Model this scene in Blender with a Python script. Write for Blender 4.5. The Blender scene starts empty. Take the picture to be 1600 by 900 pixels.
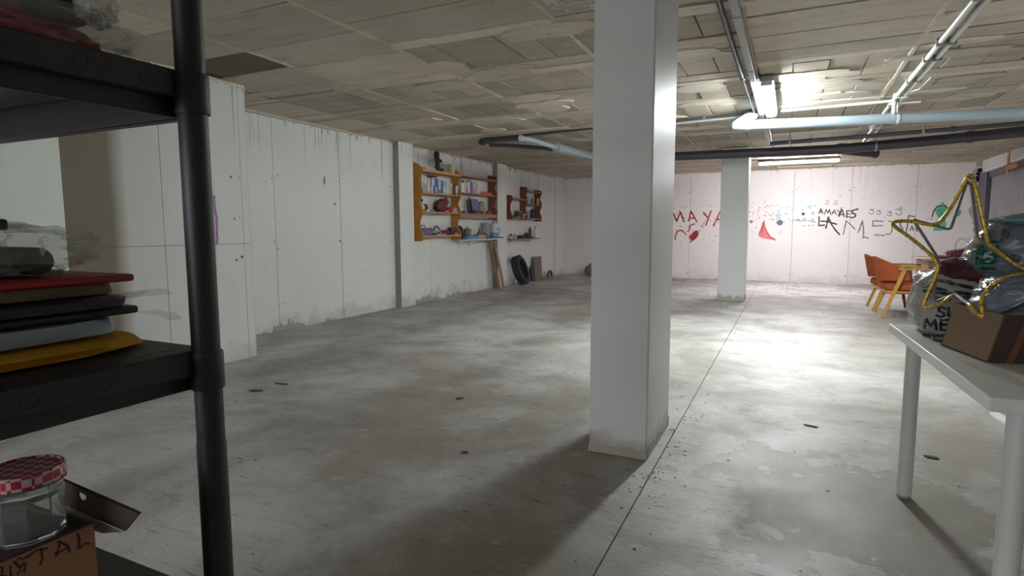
import bpy, bmesh, math, random
from mathutils import Vector, Matrix, noise
from mathutils.bvhtree import BVHTree
random.seed(7)
S = bpy.context.scene
COL = S.collection
PI = math.pi

# ------------------------------------------------------------------ camera
H = 1.18
YAW, PITCH, ROLL = math.radians(25.451), math.radians(5.85), math.radians(-0.135)
fw = Vector((-math.sin(YAW)*math.cos(PITCH), math.cos(YAW)*math.cos(PITCH), -math.sin(PITCH)))
rt = Vector((math.cos(YAW), math.sin(YAW), 0)); up = rt.cross(fw)
r2 = rt*math.cos(ROLL)+up*math.sin(ROLL); u2 = -rt*math.sin(ROLL)+up*math.cos(ROLL)
cd = bpy.data.cameras.new('camera'); cam = bpy.data.objects.new('camera', cd); COL.objects.link(cam)
m3 = Matrix((r2, u2, -fw)).transposed()
cam.matrix_world = Matrix.Translation((0, 0, H)) @ m3.to_4x4()
cd.sensor_width = 36; cd.lens = 36*906.4/1600; cd.clip_start = .02
S.camera = cam
# ------------------------------------------------------------------ world, exposure
DAYLIGHT = 7.0     # overcast sky outside the garage entrance behind the camera
ENT = (-4.1, -1.2, 2.15)   # entrance opening in the back wall: x0, x1, height
w = bpy.data.worlds.new('world'); S.world = w; w.use_nodes = True
w.node_tree.nodes['Background'].inputs[0].default_value = (.93, .97, 1.0, 1)
w.node_tree.nodes['Background'].inputs[1].default_value = DAYLIGHT
S.view_settings.view_transform = 'Standard'; S.view_settings.look = 'None'
S.view_settings.gamma = 1; S.view_settings.use_curve_mapping = False
S.view_settings.exposure = 0.0
LAMP_NEAR = 338     # waterproof fluorescent beside the conduits
LAMP_FAR = 270      # fluorescent in front of the far wall
pl_ = bpy.data.lights.new('entrance_portal', 'AREA'); pl_.shape = 'RECTANGLE'; pl_.size = ENT[1]-ENT[0]; pl_.size_y = ENT[2]; pl_.cycles.is_portal = True
plo = bpy.data.objects.new('entrance_portal', pl_); COL.objects.link(plo); plo.location = ((ENT[0]+ENT[1])/2, -3.1, ENT[2]/2); plo.rotation_euler = (math.pi/2, 0, 0)

# ------------------------------------------------------------------ room sizes
CZ = 2.454; LX = -5.305; FY = 14.13; RX = 3.3; BX = -4.46; BY = 3.8; NY = -3.0

# ------------------------------------------------------------------ helpers
class MB:
    def __init__(s): s.v = []; s.f = []
    def add(s, vs, fs):
        o = len(s.v); s.v += [Vector(p) for p in vs]; s.f += [tuple(i+o for i in f) for f in fs]; return s
    def box(s, a, b, jit=0):
        (x0, y0, z0), (x1, y1, z1) = a, b
        vs = [(x0,y0,z0),(x1,y0,z0),(x1,y1,z0),(x0,y1,z0),(x0,y0,z1),(x1,y0,z1),(x1,y1,z1),(x0,y1,z1)]
        if jit: vs = [tuple(c+random.uniform(-jit, jit) for c in p) for p in vs]
        return s.add(vs, [(3,2,1,0),(4,5,6,7),(0,1,5,4),(1,2,6,5),(2,3,7,6),(3,0,4,7)])
    def obox(s, c, ax, ay, az):
        c, ax, ay, az = map(Vector, (c, ax, ay, az)); vs = []
        for k in (-1, 1):
            for (i, j) in ((-1,-1),(1,-1),(1,1),(-1,1)): vs.append(c+ax*i+ay*j+az*k)
        return s.add(vs, [(3,2,1,0),(4,5,6,7),(0,1,5,4),(1,2,6,5),(2,3,7,6),(3,0,4,7)])
    def beam(s, p, q, w, t, upv=(0,0,1), w2=None, t2=None):
        p, q = Vector(p), Vector(q); d = (q-p).normalized(); sx = d.cross(Vector(upv))
        if sx.length < 1e-4: sx = d.cross(Vector((1,0,0)))
        sx.normalize(); sy = sx.cross(d); w2 = w2 or w; t2 = t2 or t; vs = []
        for c, ww, tt in ((p, w, t), (q, w2, t2)):
            for (i, j) in ((-1,-1),(1,-1),(1,1),(-1,1)): vs.append(c+sx*i*ww/2+sy*j*tt/2)
        return s.add(vs, [(3,2,1,0),(4,5,6,7),(0,1,5,4),(1,2,6,5),(2,3,7,6),(3,0,4,7)])
    def tube(s, pts, r, n=10, caps=True, closed=False):
        pts = [Vector(p) for p in pts]; m = len(pts); rr = r if isinstance(r, (list, tuple)) else [r]*m
        o = len(s.v); prev = None
        for i, p in enumerate(pts):
            if closed: d = (pts[(i+1) % m]-pts[i-1])
            else: d = (pts[min(i+1, m-1)]-pts[max(i-1, 0)])
            d.normalize()
            if prev is None:
                a = d.cross(Vector((0,0,1)))
                if a.length < .05: a = d.cross(Vector((1,0,0)))
            else: a = prev-d*prev.dot(d)
            a.normalize(); prev = a; b = d.cross(a)
            for k in range(n):
                t = 2*PI*k/n; s.v.append(p+(a*math.cos(t)+b*math.sin(t))*rr[i])
        for i in range(m if closed else m-1):
            i2 = (i+1) % m
            for k in range(n):
                k2 = (k+1) % n; s.f.append((o+i*n+k, o+i*n+k2, o+i2*n+k2, o+i2*n+k))
        if caps and not closed:
            s.f.append(tuple(o+k for k in reversed(range(n)))); s.f.append(tuple(o+(m-1)*n+k for k in range(n)))
        return s
    def lathe(s, c, prof, n=20, axis=(0,0,1), squash=1):
        c = Vector(c); az = Vector(axis).normalized(); ax = az.orthogonal().normalized(); ay = az.cross(ax)
        o = len(s.v); m = len(prof)
        for (r, z) in prof:
            for k in range(n):
                t = 2*PI*k/n; s.v.append(c+az*z+ax*math.cos(t)*r+ay*math.sin(t)*r*squash)
        for i in range(m-1):
            for k in range(n):
                k2 = (k+1) % n; s.f.append((o+i*n+k, o+i*n+k2, o+(i+1)*n+k2, o+(i+1)*n+k))
        s.f.append(tuple(o+k for k in reversed(range(n)))); s.f.append(tuple(o+(m-1)*n+k for k in range(n)))
        return s
    def prism(s, poly, t, fn):
        # poly: 2D outline (ccw), extruded from 0 to t; fn(u, v, w) -> point
        n = len(poly); vs = [fn(u, v, 0) for u, v in poly]+[fn(u, v, t) for u, v in poly]
        fs = [tuple(reversed(range(n))), tuple(range(n, 2*n))]
        for i in range(n):
            j = (i+1) % n; fs.append((i, j, n+j, n+i))
        return s.add(vs, fs)
    def grid(s, nu, nv, fn, closed_u=False):
        o = len(s.v)
        for i in range(nu):
            for j in range(nv): s.v.append(Vector(fn(i/((nu) if closed_u else (nu-1)), j/(nv-1))))
        for i in range(nu if closed_u else nu-1):
            i2 = (i+1) % nu
            for j in range(nv-1): s.f.append((o+i*nv+j, o+i2*nv+j, o+i2*nv+j+1, o+i*nv+j+1))
        return s
    def ribbon(s, pts, wd, fn):
        # flat painted stroke: 2D polyline -> strip; fn(u, v) -> point
        pts = [Vector((p[0], p[1])) for p in pts]; n = len(pts); L = []; R_ = []
        for i, p in enumerate(pts):
            d = pts[min(i+1, n-1)]-pts[max(i-1, 0)]
            if d.length < 1e-6: d = Vector((1, 0))
            d.normalize(); k = Vector((-d.y, d.x)); ww = wd*random.uniform(.75, 1.15)/2
            if i == 0: p = p-d*wd*.3
            if i == n-1: p = p+d*wd*.3
            L.append(p+k*ww); R_.append(p-k*ww)
        vs = [fn(*q) for q in L]+[fn(*q) for q in R_]
        return s.add(vs, [(i, n+i, n+i+1, i+1) for i in range(n-1)])
    def mesh(s, name, org=(0,0,0), smooth=40):
        me = bpy.data.meshes.new(name); o = Vector(org)
        me.from_pydata([tuple(p-o) for p in s.v], [], s.f)
        bm = bmesh.new(); bm.from_mesh(me); bmesh.ops.recalc_face_normals(bm, faces=bm.faces); bm.to_mesh(me); bm.free()
        if smooth:
            for p in me.polygons: p.use_smooth = True
            me.set_sharp_from_angle(angle=math.radians(smooth))
        me.update(); return me

def wpos(o):
    p = Vector((0,0,0))
    while o is not None: p = p+o.location; o = o.parent
    return p
def obj(name, mb, mat, parent=None, loc=None, smooth=40, bev=0, kind=None, label=None):
    if loc is not None: org = Vector(loc)
    elif parent is not None: org = wpos(parent)
    else: org = Vector((0,0,0))
    me = mb.mesh(name, org, smooth)
    if mat: me.materials.append(mat)
    o = bpy.data.objects.new(name, me); COL.objects.link(o)
    if parent is not None: o.parent = parent
    elif loc is not None: o.location = org
    if bev:
        b = o.modifiers.new('bevel', 'BEVEL'); b.width = bev; b.segments = 2; b.limit_method = 'ANGLE'; b.angle_limit = math.radians(35)
    if kind: o['kind'] = kind
    if label: o['label'] = label
    return o
def tag(o, label, cat, group=None):
    o['label'] = label; o['category'] = cat
    if group: o['group'] = group
    return o
def thing(name, label, cat, loc=(0,0,0), group=None):
    o = bpy.data.objects.new(name, None); COL.objects.link(o); o.location = loc; o.empty_display_size = .05
    return tag(o, label, cat, group)
def solo(name, mb, mat, label, cat, loc=(0,0,0), group=None, **k):
    return tag(obj(name, mb, mat, loc=loc, **k), label, cat, group)
def copy_tree(src, loc, label=None, rot=0):
    r = src.copy(); COL.objects.link(r); r.location = loc; r.rotation_euler = (0,0,rot)
    if label: r['label'] = label
    for ch in list(src.children):
        c = ch.copy(); COL.objects.link(c); c.parent = r
        for g in list(ch.children):
            d = g.copy(); COL.objects.link(d); d.parent = c
    return r
def circle(n, r, cx=0, cy=0): return [(cx+r*math.cos(2*PI*k/n), cy+r*math.sin(2*PI*k/n)) for k in range(n)]
def smoothpath(pts, n=6, closed=False):
    P = [Vector(p) for p in pts]; out = []; m = len(P)
    rng = range(m if closed else m-1)
    for i in rng:
        p0 = P[i-1] if (closed or i > 0) else P[0]; p1 = P[i]; p2 = P[(i+1) % m]; p3 = P[(i+2) % m] if (closed or i+2 < m) else P[-1]
        for k in range(n):
            t = k/n; out.append(.5*((2*p1)+(p2-p0)*t+(2*p0-5*p1+4*p2-p3)*t*t+(3*p1-p0-3*p2+p3)*t**3))
    if not closed: out.append(P[-1])
    return out

# ------------------------------------------------------------------ materials
class NT:
    def __init__(s, name):
        s.m = bpy.data.materials.new(name); s.m.use_nodes = True; s.t = s.m.node_tree; s.b = s.t.nodes['Principled BSDF']
        s.geo = s.t.nodes.new('ShaderNodeNewGeometry').outputs['Position']
        s.tc = s.t.nodes.new('ShaderNodeTexCoord').outputs['Object']
    def L(s, a, b): s.t.links.new(a, b)
    def vec(s, sc=(1,1,1), src=None, off=(0,0,0)):
        n = s.t.nodes.new('ShaderNodeMapping'); n.inputs['Scale'].default_value = sc; n.inputs['Location'].default_value = off
        s.L(src or s.geo, n.inputs[0]); return n.outputs[0]
    def noise(s, scale, detail=4, rough=.55, vec=None, dist=0):
        n = s.t.nodes.new('ShaderNodeTexNoise'); n.inputs['Scale'].default_value = scale; n.inputs['Detail'].default_value = detail
        n.inputs['Roughness'].default_value = rough; n.inputs['Distortion'].default_value = dist
        s.L(vec if vec is not None else s.geo, n.inputs['Vector']); return n.outputs['Fac']
    def ramp(s, fac, stops):
        n = s.t.nodes.new('ShaderNodeValToRGB'); e = n.color_ramp.elements
        while len(e) < len(stops): e.new(.5)
        for i, (p, c) in enumerate(stops):
            e[i].position = p; e[i].color = (c, c, c, 1) if not isinstance(c, tuple) else (*c, 1)
        s.L(fac, n.inputs[0]); return n.outputs[0]
    def mix(s, fac, a, b, mode='MIX'):
        n = s.t.nodes.new('ShaderNodeMix'); n.data_type = 'RGBA'; n.blend_type = mode
        for sock, v in ((n.inputs[0], fac), (n.inputs[6], a), (n.inputs[7], b)):
            if isinstance(v, (int, float)): sock.default_value = v
            elif isinstance(v, tuple): sock.default_value = (*v, 1)
            else: s.L(v, sock)
        return n.outputs[2]
    def math(s, op, a, b=0.0):
        n = s.t.nodes.new('ShaderNodeMath'); n.operation = op
        for i, v in ((0, a), (1, b)):
            if isinstance(v, (int, float)): n.inputs[i].default_value = v
            else: s.L(v, n.inputs[i])
        return n.outputs[0]
    def xyz(s, src=None):
        n = s.t.nodes.new('ShaderNodeSeparateXYZ'); s.L(src or s.geo, n.inputs[0]); return n.outputs
    def col(s, c):
        if isinstance(c, tuple): s.b.inputs['Base Color'].default_value = (*c, 1)
        else: s.L(c, s.b.inputs['Base Color'])
    def rough(s, r):
        if isinstance(r, (int, float)): s.b.inputs['Roughness'].default_value = r
        else: s.L(r, s.b.inputs['Roughness'])
    def bump(s, h, strength=.3, dist=.01):
        n = s.t.nodes.new('ShaderNodeBump'); n.inputs['Strength'].default_value = strength; n.inputs['Distance'].default_value = dist
        s.L(h, n.inputs['Height']); s.L(n.outputs[0], s.b.inputs['Normal'])

def P(name, c, rough=.5, var=.12, scale=14, metal=0, bump=0, bscale=60, spec=.5, alpha=1, trans=0, coat=0):
    k = NT(name); f = k.noise(scale, 3, vec=k.tc)
    k.col(k.mix(f, tuple(x*(1-var) for x in c), tuple(min(1, x*(1+var)) for x in c)))
    k.rough(rough); k.b.inputs['Metallic'].default_value = metal; k.b.inputs['Specular IOR Level'].default_value = spec
    if bump: k.bump(k.noise(bscale, 4, vec=k.tc), bump, .004)
    k.b.inputs['Alpha'].default_value = alpha; k.b.inputs['Transmission Weight'].default_value = trans
    k.b.inputs['Coat Weight'].default_value = coat
    return k.m

def m_floor():
    k = NT('floor_concrete')
    big = k.noise(.55, 5, .6, dist=.6); med = k.noise(2.2, 6, .65, dist=.4)
    sc = k.noise(1, 6, .7, k.vec((3.2, 11, 1))); fine = k.noise(60, 4, .7)
    c = k.ramp(med, [(.28, (.28, .264, .246)), (.5, (.435, .424, .408)), (.72, (.52, .513, .50))])
    c = k.mix(k.ramp(big, [(.42, .8), (.56, 0.0)]), c, (.24, .212, .18))
    ydn = k.t.nodes.new('ShaderNodeMapRange'); ydn.inputs[1].default_value = 3.4; ydn.inputs[2].default_value = 1.2; k.L(k.math('ADD', k.xyz()[1], k.math('MULTIPLY', k.noise(1.1, 5, .65), 2.2)), ydn.inputs[0])
    c = k.mix(k.math('MULTIPLY', ydn.outputs[0], .0), c, (.25, .21, .165))
    c = k.mix(k.ramp(sc, [(.30, .55), (.42, 0.0)]), c, (.15, .13, .112))
    c = k.mix(k.ramp(k.noise(5.5, 5, .7), [(.60, 0.0), (.70, .5)]), c, (.60, .585, .56))
    scr = k.noise(1, 4, .6, k.vec((7, 46, 1), off=(2, 1, 0)))
    c = k.mix(k.math('MULTIPLY', k.ramp(scr, [(.60, 0.0), (.67, .9)]), k.ramp(k.noise(1.7, 3), [(.4, .2), (.6, 1.0)])), c, (.13, .11, .095))
    sp = k.noise(26, 3, .6, k.vec((1, 1.6, 1)))
    c = k.mix(k.ramp(sp, [(.70, 0.0), (.75, .8)]), c, (.07, .055, .045))
    c = k.mix(k.ramp(fine, [(.3, .25), (.5, 0.0)]), c, (.12, .11, .10))
    # dark tyre track sweeping along the floor
    x, y, z = k.xyz()
    tr = k.math('ADD', x, k.math('MULTIPLY', k.noise(.35, 2), 1.6))
    t1 = k.math('ABSOLUTE', k.math('ADD', tr, 3.15)); t2 = k.math('ABSOLUTE', k.math('ADD', tr, 1.62))
    tm = k.math('MINIMUM', t1, t2)
    c = k.mix(k.math('MULTIPLY', k.ramp(tm, [(.08, .5), (.34, 0.0)]), k.ramp(k.noise(3, 4), [(.35, .2), (.6, 1.0)])), c, (.16, .145, .13))
    # wet-looking darker patch beside the white table
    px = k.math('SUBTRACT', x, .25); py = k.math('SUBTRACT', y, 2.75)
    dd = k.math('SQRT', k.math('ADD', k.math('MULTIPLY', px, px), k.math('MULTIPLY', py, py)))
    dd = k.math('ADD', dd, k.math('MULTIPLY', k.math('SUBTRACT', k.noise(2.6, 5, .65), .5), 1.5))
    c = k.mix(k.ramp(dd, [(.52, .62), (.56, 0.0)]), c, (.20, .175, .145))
    k.col(c)
    k.rough(k.ramp(med, [(.3, .62), (.6, .42)]))
    k.b.inputs['Specular IOR Level'].default_value = .35
    k.bump(k.mix(.5, k.noise(14, 6, .7, k.vec((1, 2.2, 1))), fine), .35, .012)
    return k.m
def m_wall(name, a, b, drip=1.0, brown=False, ft=.5):
    k = NT(name); x, y, z = k.xyz()
    c = k.mix(k.noise(1.3, 5, .6), a, b)
    c = k.mix(k.ramp(k.noise(6, 6, .65), [(.56, 0.0), (.8, .3)]), c, (.50, .47, .43))
    # runs of damp from the joint under the ceiling
    top = k.ramp(k.math('ADD', k.math('DIVIDE', z, CZ), k.math('MULTIPLY', k.noise(2.4, 3), .25)), [(.86, 0.0), (1.08, 1.0)])
    st = k.ramp(k.noise(1, 3, .6, k.vec((21, 21, .5))), [(.57, 0.0), (.66, 1.0)])
    st = k.math('MULTIPLY', st, k.ramp(k.noise(.9, 3, .6, k.vec(off=(1.5, .3, 0))), [(.42, .12), (.62, 1.0)]))
    c = k.mix(k.math('MULTIPLY', k.math('MULTIPLY', top, st), .75*drip), c, (.24, .21, .175))
    st2 = k.ramp(k.noise(1, 4, .7, k.vec((22, 22, .9), off=(3, 5, 1))), [(.68, 0.0), (.76, .38)])
    c = k.mix(st2, c, (.33, .30, .275))
    # scuffed, dirty foot of the wall
    foot = k.ramp(k.math('ADD', z, k.math('MULTIPLY', k.math('SUBTRACT', k.noise(3, 5, .7), .5), .9)), [(.02, ft), (.20, 0.0)])
    c = k.mix(foot, c, (.36, .33, .29))
    sp = k.ramp(k.noise(34, 3, .5), [(.75, 0.0), (.79, .7)]); c = k.mix(sp, c, (.25, .21, .18))
    if brown:  # wall turns brown towards low y, across a soft upright border
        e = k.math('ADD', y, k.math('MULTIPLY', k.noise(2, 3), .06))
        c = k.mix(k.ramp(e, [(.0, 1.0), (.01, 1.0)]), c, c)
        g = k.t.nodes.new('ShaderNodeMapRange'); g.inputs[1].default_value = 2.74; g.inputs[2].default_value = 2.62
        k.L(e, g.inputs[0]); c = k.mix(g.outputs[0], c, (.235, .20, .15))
    k.col(c); k.rough(.62); k.b.inputs['Specular IOR Level'].default_value = .3
    k.bump(k.mix(.4, k.noise(9, 6, .65), k.noise(70, 4, .7)), .22, .01)
    return k.m
def m_ceil(name, a, b, d):
    k = NT(name)
    c = k.mix(k.ramp(k.noise(1.1, 5, .6, dist=.5), [(.3, 0.0), (.7, 1.0)]), a, b)
    c = k.mix(k.ramp(k.noise(1, 6, .7, k.vec((1.6, 9, 1))), [(.52, 0.0), (.72, .6)]), c, d)
    c = k.mix(k.ramp(k.noise(7, 6, .7), [(.60, 0.0), (.75, .55)]), c, tuple(v*.6 for v in d))
    c = k.mix(k.ramp(k.noise(4.3, 5, .7, k.vec(off=(4, 2, 0))), [(.63, 0.0), (.72, .5)]), c, tuple(min(1, v*1.45) for v in a))
    oi = k.t.nodes.new('ShaderNodeObjectInfo'); rv = k.ramp(oi.outputs['Random'], [(0, .78), (1, 1.16)])
    c = k.mix(1.0, c, rv, 'MULTIPLY')
    c = k.mix(k.ramp(k.noise(1, 5, .75, k.vec((2.5, 30, 1))), [(.30, .45), (.44, 0.0)]), c, tuple(v*.45 for v in d))
    c = k.mix(k.ramp(k.noise(24, 3, .6), [(.68, 0.0), (.74, .7)]), c, tuple(v*.4 for v in d))
    k.col(c); k.rough(.75); k.b.inputs['Specular IOR Level'].default_value = .25
    k.bump(k.mix(.5, k.noise(18, 6, .7, k.vec((1, 2.5, 1))), k.noise(90, 4, .7)), .5, .012)
    return k.m

MF = m_floor()
MWL = m_wall('white_limewash', (.66, .665, .645), (.74, .745, .73))
MWB = m_wall('white_limewash_brown_edge', (.60, .60, .58), (.69, .69, .675), 1.0, True)
MWF = m_wall('warm_limewash', (.74, .69, .665), (.79, .755, .735), .4, ft=.3)
MWR = m_wall('right_limewash', (.72, .70, .68), (.77, .75, .73), .5)
MWC = m_wall('smooth_green_white_paint', (.77, .83, .775), (.80, .855, .80), .1)
MCB = m_ceil('ceiling_board_cast', (.52, .45, .365), (.62, .555, .465), (.36, .295, .215))
MCK = m_ceil('ceiling_block_cast', (.42, .365, .29), (.50, .44, .36), (.28, .235, .17))
MCG = m_ceil('ceiling_grout', (.56, .50, .42), (.64, .59, .51), (.38, .33, .26))
MCD = m_ceil('ceiling_bare', (.11, .085, .06), (.16, .125, .09), (.085, .065, .045))
MDK = P('joint_dark', (.09, .08, .07), .9)
MCOL = NT('column_paint')
def _colmat(k):
    x, y, z = k.xyz()
    c = k.mix(k.noise(2, 5, .6), (.62, .62, .625), (.70, .70, .705))
    up_ = k.ramp(k.math('ADD', z, k.math('MULTIPLY', k.noise(1.2, 3), .12)), [(.0, 0.0), (1.0, 0.0)])
    foot = k.ramp(k.math('ADD', z, k.math('MULTIPLY', k.math('SUBTRACT', k.noise(5, 5, .7), .5), .3)), [(.03, .85), (.13, 0.0)])
    c = k.mix(foot, c, (.36, .33, .26))
    c = k.mix(k.ramp(k.noise(40, 2, .5), [(.76, 0.0), (.79, .8)]), c, (.12, .11, .10))
    k.col(c); k.rough(.46); k.b.inputs['Specular IOR Level'].default_value = .35
    k.bump(k.mix(.5, k.noise(10, 5, .6), k.noise(45, 4, .6)), .3, .008)
_colmat(MCOL); MCOL = MCOL.m
BLKP = P('black_shelf_plastic', (.016, .015, .017), .5, .2, 40, bump=.12, bscale=140)
BLKD = P('black_recess', (.008, .008, .012), .5)
PINE = P('orange_pine', (.46, .205, .03), .45, .25, 9, bump=.1)
PINEL = P('pine_edge', (.55, .27, .10), .5, .2, 9)
MAHO = P('red_brown_wood', (.20, .052, .026), .45, .25, 9, bump=.1)
MAHL = P('red_brown_shelf_wood', (.36, .17, .11), .5, .2, 9)
WHITEL = P('white_laminate', (.68, .68, .65), .35, .05, 5)
BLUEP = P('blue_grey_pvc', (.33, .40, .45), .35, .08, 3)
GREYP = P('grey_pvc', (.30, .32, .35), .4, .08, 3)
BLKPIPE = P('dark_pipe', (.045, .042, .055), .4, .25, 4)
WHC = P('white_conduit', (.62, .63, .60), .4, .06, 6)
GRC = P('grey_conduit', (.30, .30, .30), .45, .12, 6)
STEEL = P('dull_steel', (.33, .32, .31), .45, .15, 12, metal=.6)
CARD = P('cardboard', (.215, .14, .08), .8, .12, 6, bump=.08)
CARDD = P('cardboard_shaded', (.055, .033, .027), .8, .15, 6)  # darker copy of cardboard, shade of the carton sides put into the colour
RUST = P('rust_velour', (.34, .072, .02), .85, .25, 8, bump=.15)
BEECH = P('yellow_beech', (.52, .285, .06), .4, .22, 8)
DWOOD = P('dark_wood', (.16, .045, .022), .45, .2, 8)
GOLD = P('gold_foil', (.62, .42, .06), .28, .35, 30, metal=.4, bump=.3, bscale=80)
RUBBER = P('tyre_rubber', (.028, .028, .036), .6, .2, 20, bump=.2)
REDP = P('red_wall_paint', (.40, .022, .02), .6, .35, 8)
PINKP = P('pink_wall_paint', (.66, .20, .20), .7, .3, 8)
BLKT = P('black_wall_paint', (.045, .045, .045), .7, .4, 10)
GREYT = P('faded_black_paint', (.20, .195, .19), .7, .4, 10)
GREENP = P('green_wall_paint', (.12, .47, .26), .7, .25, 8)
MINTP = P('mint_wall_paint', (.38, .66, .53), .7, .2, 8)
NAVYP = P('navy_wall_paint', (.10, .14, .19), .7, .3, 8)
PURP = P('purple_chalk', (.36, .15, .38), .8, .3, 8)
PM = {}
def C(c, rough=.5, **k):
    key = (c, rough, tuple(sorted(k.items())))
    if key not in PM: PM[key] = P('paint_%03d' % len(PM), c, rough, **k)
    return PM[key]
CLEAR = P('clear_film', (.62, .62, .56), .18, .1, 10, alpha=.26, bump=.6, bscale=22, spec=.9)
GLASS = P('jar_glass', (.80, .84, .82), .06, .02, 5, trans=.92, spec=.6)
BAGG = P('grey_blue_bag_plastic', (.14, .155, .19), .33, .1, 7, bump=.2, bscale=16, spec=.45)
BAGW = P('off_white_bag_plastic', (.36, .345, .335), .40, .08, 7, bump=.2, bscale=14, spec=.4)

def m_emit(name, c, s):
    m = bpy.data.materials.new(name); m.use_nodes = True; b = m.node_tree.nodes['Principled BSDF']
    b.inputs['Base Color'].default_value = (*c, 1); b.inputs['Emission Color'].default_value = (*c, 1); b.inputs['Emission Strength'].default_value = s
    return m

# ================================================================== STRUCTURE
def struct(name, mb, mat, **k): return obj(name, mb, mat, kind='structure', **k)
# floor with a sawn joint
JX = -.555; jw = .0026; b = MB()
def fl_strip(x0, x1, z0, z1, n): b.add([(x0, NY, z0), (x1, NY, z1), (x1, FY+.2, z1), (x0, FY+.2, z0)], [(0,1,2,3)])
fl_strip(LX-.4, JX-jw, 0, 0, 1); fl_strip(JX-jw, JX-jw, 0, -.02, 1); fl_strip(JX-jw, JX+jw, -.02, -.02, 1); fl_strip(JX+jw, JX+jw, -.02, 0, 1); fl_strip(JX+jw, RX+.3, 0, 0, 1)
floor = struct('floor', b, MF, smooth=0)

# walls: a core of concrete and the cast panels that its formwork left, a shallow joint between each
def panel_wall(name, core, cuts_h, cuts_v, place, mat, gap=.003, th=.014):
    wl = struct(name, core, MDK, smooth=0)
    for i in range(len(cuts_h)-1):
        for j in range(len(cuts_v)-1):
            o = random.uniform(-.0015, .0015); p = MB()
            u0, u1, v0, v1 = cuts_h[i]+gap, cuts_h[i+1]-gap, cuts_v[j]+(gap if j else 0), cuts_v[j+1]-gap*.4
            vs = [place(u, v, d) for d in (-th, o) for (u, v) in ((u0,v0),(u1,v0),(u1,v1),(u0,v1))]
            p.add(vs, [(3,2,1,0),(4,5,6,7),(0,1,5,4),(1,2,6,5),(2,3,7,6),(3,0,4,7)])
            obj('wall_panel', p, mat, wl, smooth=0)
    return wl
cutsL = [BY, 4.86, 5.94, 7.08, 7.45, 8.03, 9.13, 10.28, 10.72, 11.55, 12.62, FY]
wall_left = panel_wall('wall_left', MB().box((LX-.4, BY, -.02), (LX-.012, FY+.2, CZ+.1)), cutsL, [0, CZ], lambda u, v, d: (LX+d, u, v), MWL)
cutsF = [LX, -4.25, -3.19, -2.11, -1.03, .06, 1.15, 2.29, RX]
wall_far = panel_wall('wall_far', MB().box((LX-.4, FY+.012, -.02), (RX+.3, FY+.3, CZ+.1)), cutsF, [0, CZ], lambda u, v, d: (u, FY-d, v), MWF)
cutsB = [2.10, 2.98, 3.72, BY]
wb = MB().box((LX-.4, NY, -.02), (BX-.012, BY-.002, CZ+.1))
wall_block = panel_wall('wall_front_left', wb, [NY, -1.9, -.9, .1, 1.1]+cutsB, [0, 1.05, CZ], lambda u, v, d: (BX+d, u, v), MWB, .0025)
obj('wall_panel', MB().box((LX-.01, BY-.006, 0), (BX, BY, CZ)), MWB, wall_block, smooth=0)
# sweeping ramp wall at the left
ccx, ccy, cr = -5.657, .867, 1.886
arc = [math.radians(a) for a in (-62, -50, -38, -27, -17, -8, 0, 7, 14, 20, 26, 31, 36, 40, 44, 46.3)]
outer = [(ccx+cr*math.cos(a), ccy+cr*math.sin(a)) for a in arc]; inner = [(BX+.001, NY+.6)] + [(BX+.001, 2.20)]
poly = outer+[(BX+.001, outer[-1][1]-.01), (BX+.001, outer[0][1])]
wc = struct('wall_curved', MB().prism(poly, CZ+.02, lambda u, v, t: (u, v, t)), MWC, smooth=35)
# right wall with the garage door opening built against it, back wall
struct('wall_right', MB().box((RX, NY, -.02), (RX+.2, FY+.1, CZ+.1)), MWR, smooth=0)
bw = MB().box((LX-.4, NY-.2, -.02), (ENT[0], NY, CZ+.1)).box((ENT[1], NY-.2, -.02), (RX+.3, NY, CZ+.1)).box((ENT[0], NY-.2, ENT[2]), (ENT[1], NY, CZ+.1))
struct('wall_back', bw, MWR, smooth=0)
struct('floor_ramp', MB().box((-9, -12, -.12), (5, NY, -.0005)), C((.40, .39, .37), .9), smooth=0)

# wall piers that stand 10 cm proud of the left wall
for (y0, y1, t) in ((7.085, 7.44, .105), (10.29, 10.70, .10)):
    tp = struct('trim_%d' % (1 if y0 < 8 else 2), MB().box((LX-.005, y0, 0), (LX+t, y1, CZ)), MWL, bev=.006)
    obj('shaded_side', MB().box((LX+.002, y0-.0025, .01), (LX+t-.007, y0+.001, CZ)), P('shaded_side_%d' % y0, (.31, .28, .25), .8, .25, 4, bump=.3), tp, smooth=0)  # thin darker skin: shade of the pier side put into its colour
struct('trim_3', MB().box((LX-.005, 13.55, 0), (LX+.06, FY-.002, CZ)), MWL, bev=.006)

# ceiling: slab with ribs, cast boards and rows of hollow blocks
ceiling = struct('ceiling', MB().box((LX-.4, NY-.2, CZ+.022), (RX+.3, FY+.3, CZ+.12)), MCD, smooth=0)
bays = [(-5.36, -4.64), (-4.64, -3.58), (-3.58, -2.58), (-2.58, -1.36), (-1.36, -.30), (-.30, .76), (.76, 1.82), (1.82, 2.88), (2.88, 3.36)]
def slab(x0, x1, y0, y1, z, j=.004):
    p = MB(); n = 3; e = .004
    b0 = [(x0+random.uniform(-j, j)*.5, y0+random.uniform(-j, j)), (x1+random.uniform(-j, j)*.5, y0+random.uniform(-j, j)), (x1, y1+random.uniform(-j, j)), (x0, y1+random.uniform(-j, j))]
    mid = lambda a, c: ((a[0]+c[0])/2+random.uniform(-j, j)*.5, (a[1]+c[1])/2+random.uniform(-j, j))
    out = []
    for i in range(4): out += [b0[i], mid(b0[i], b0[(i+1) % 4])]
    return p.prism(out, .05, lambda u, v, t: (u, v, z+t))
farmb = MB(); cnt = 0
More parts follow.
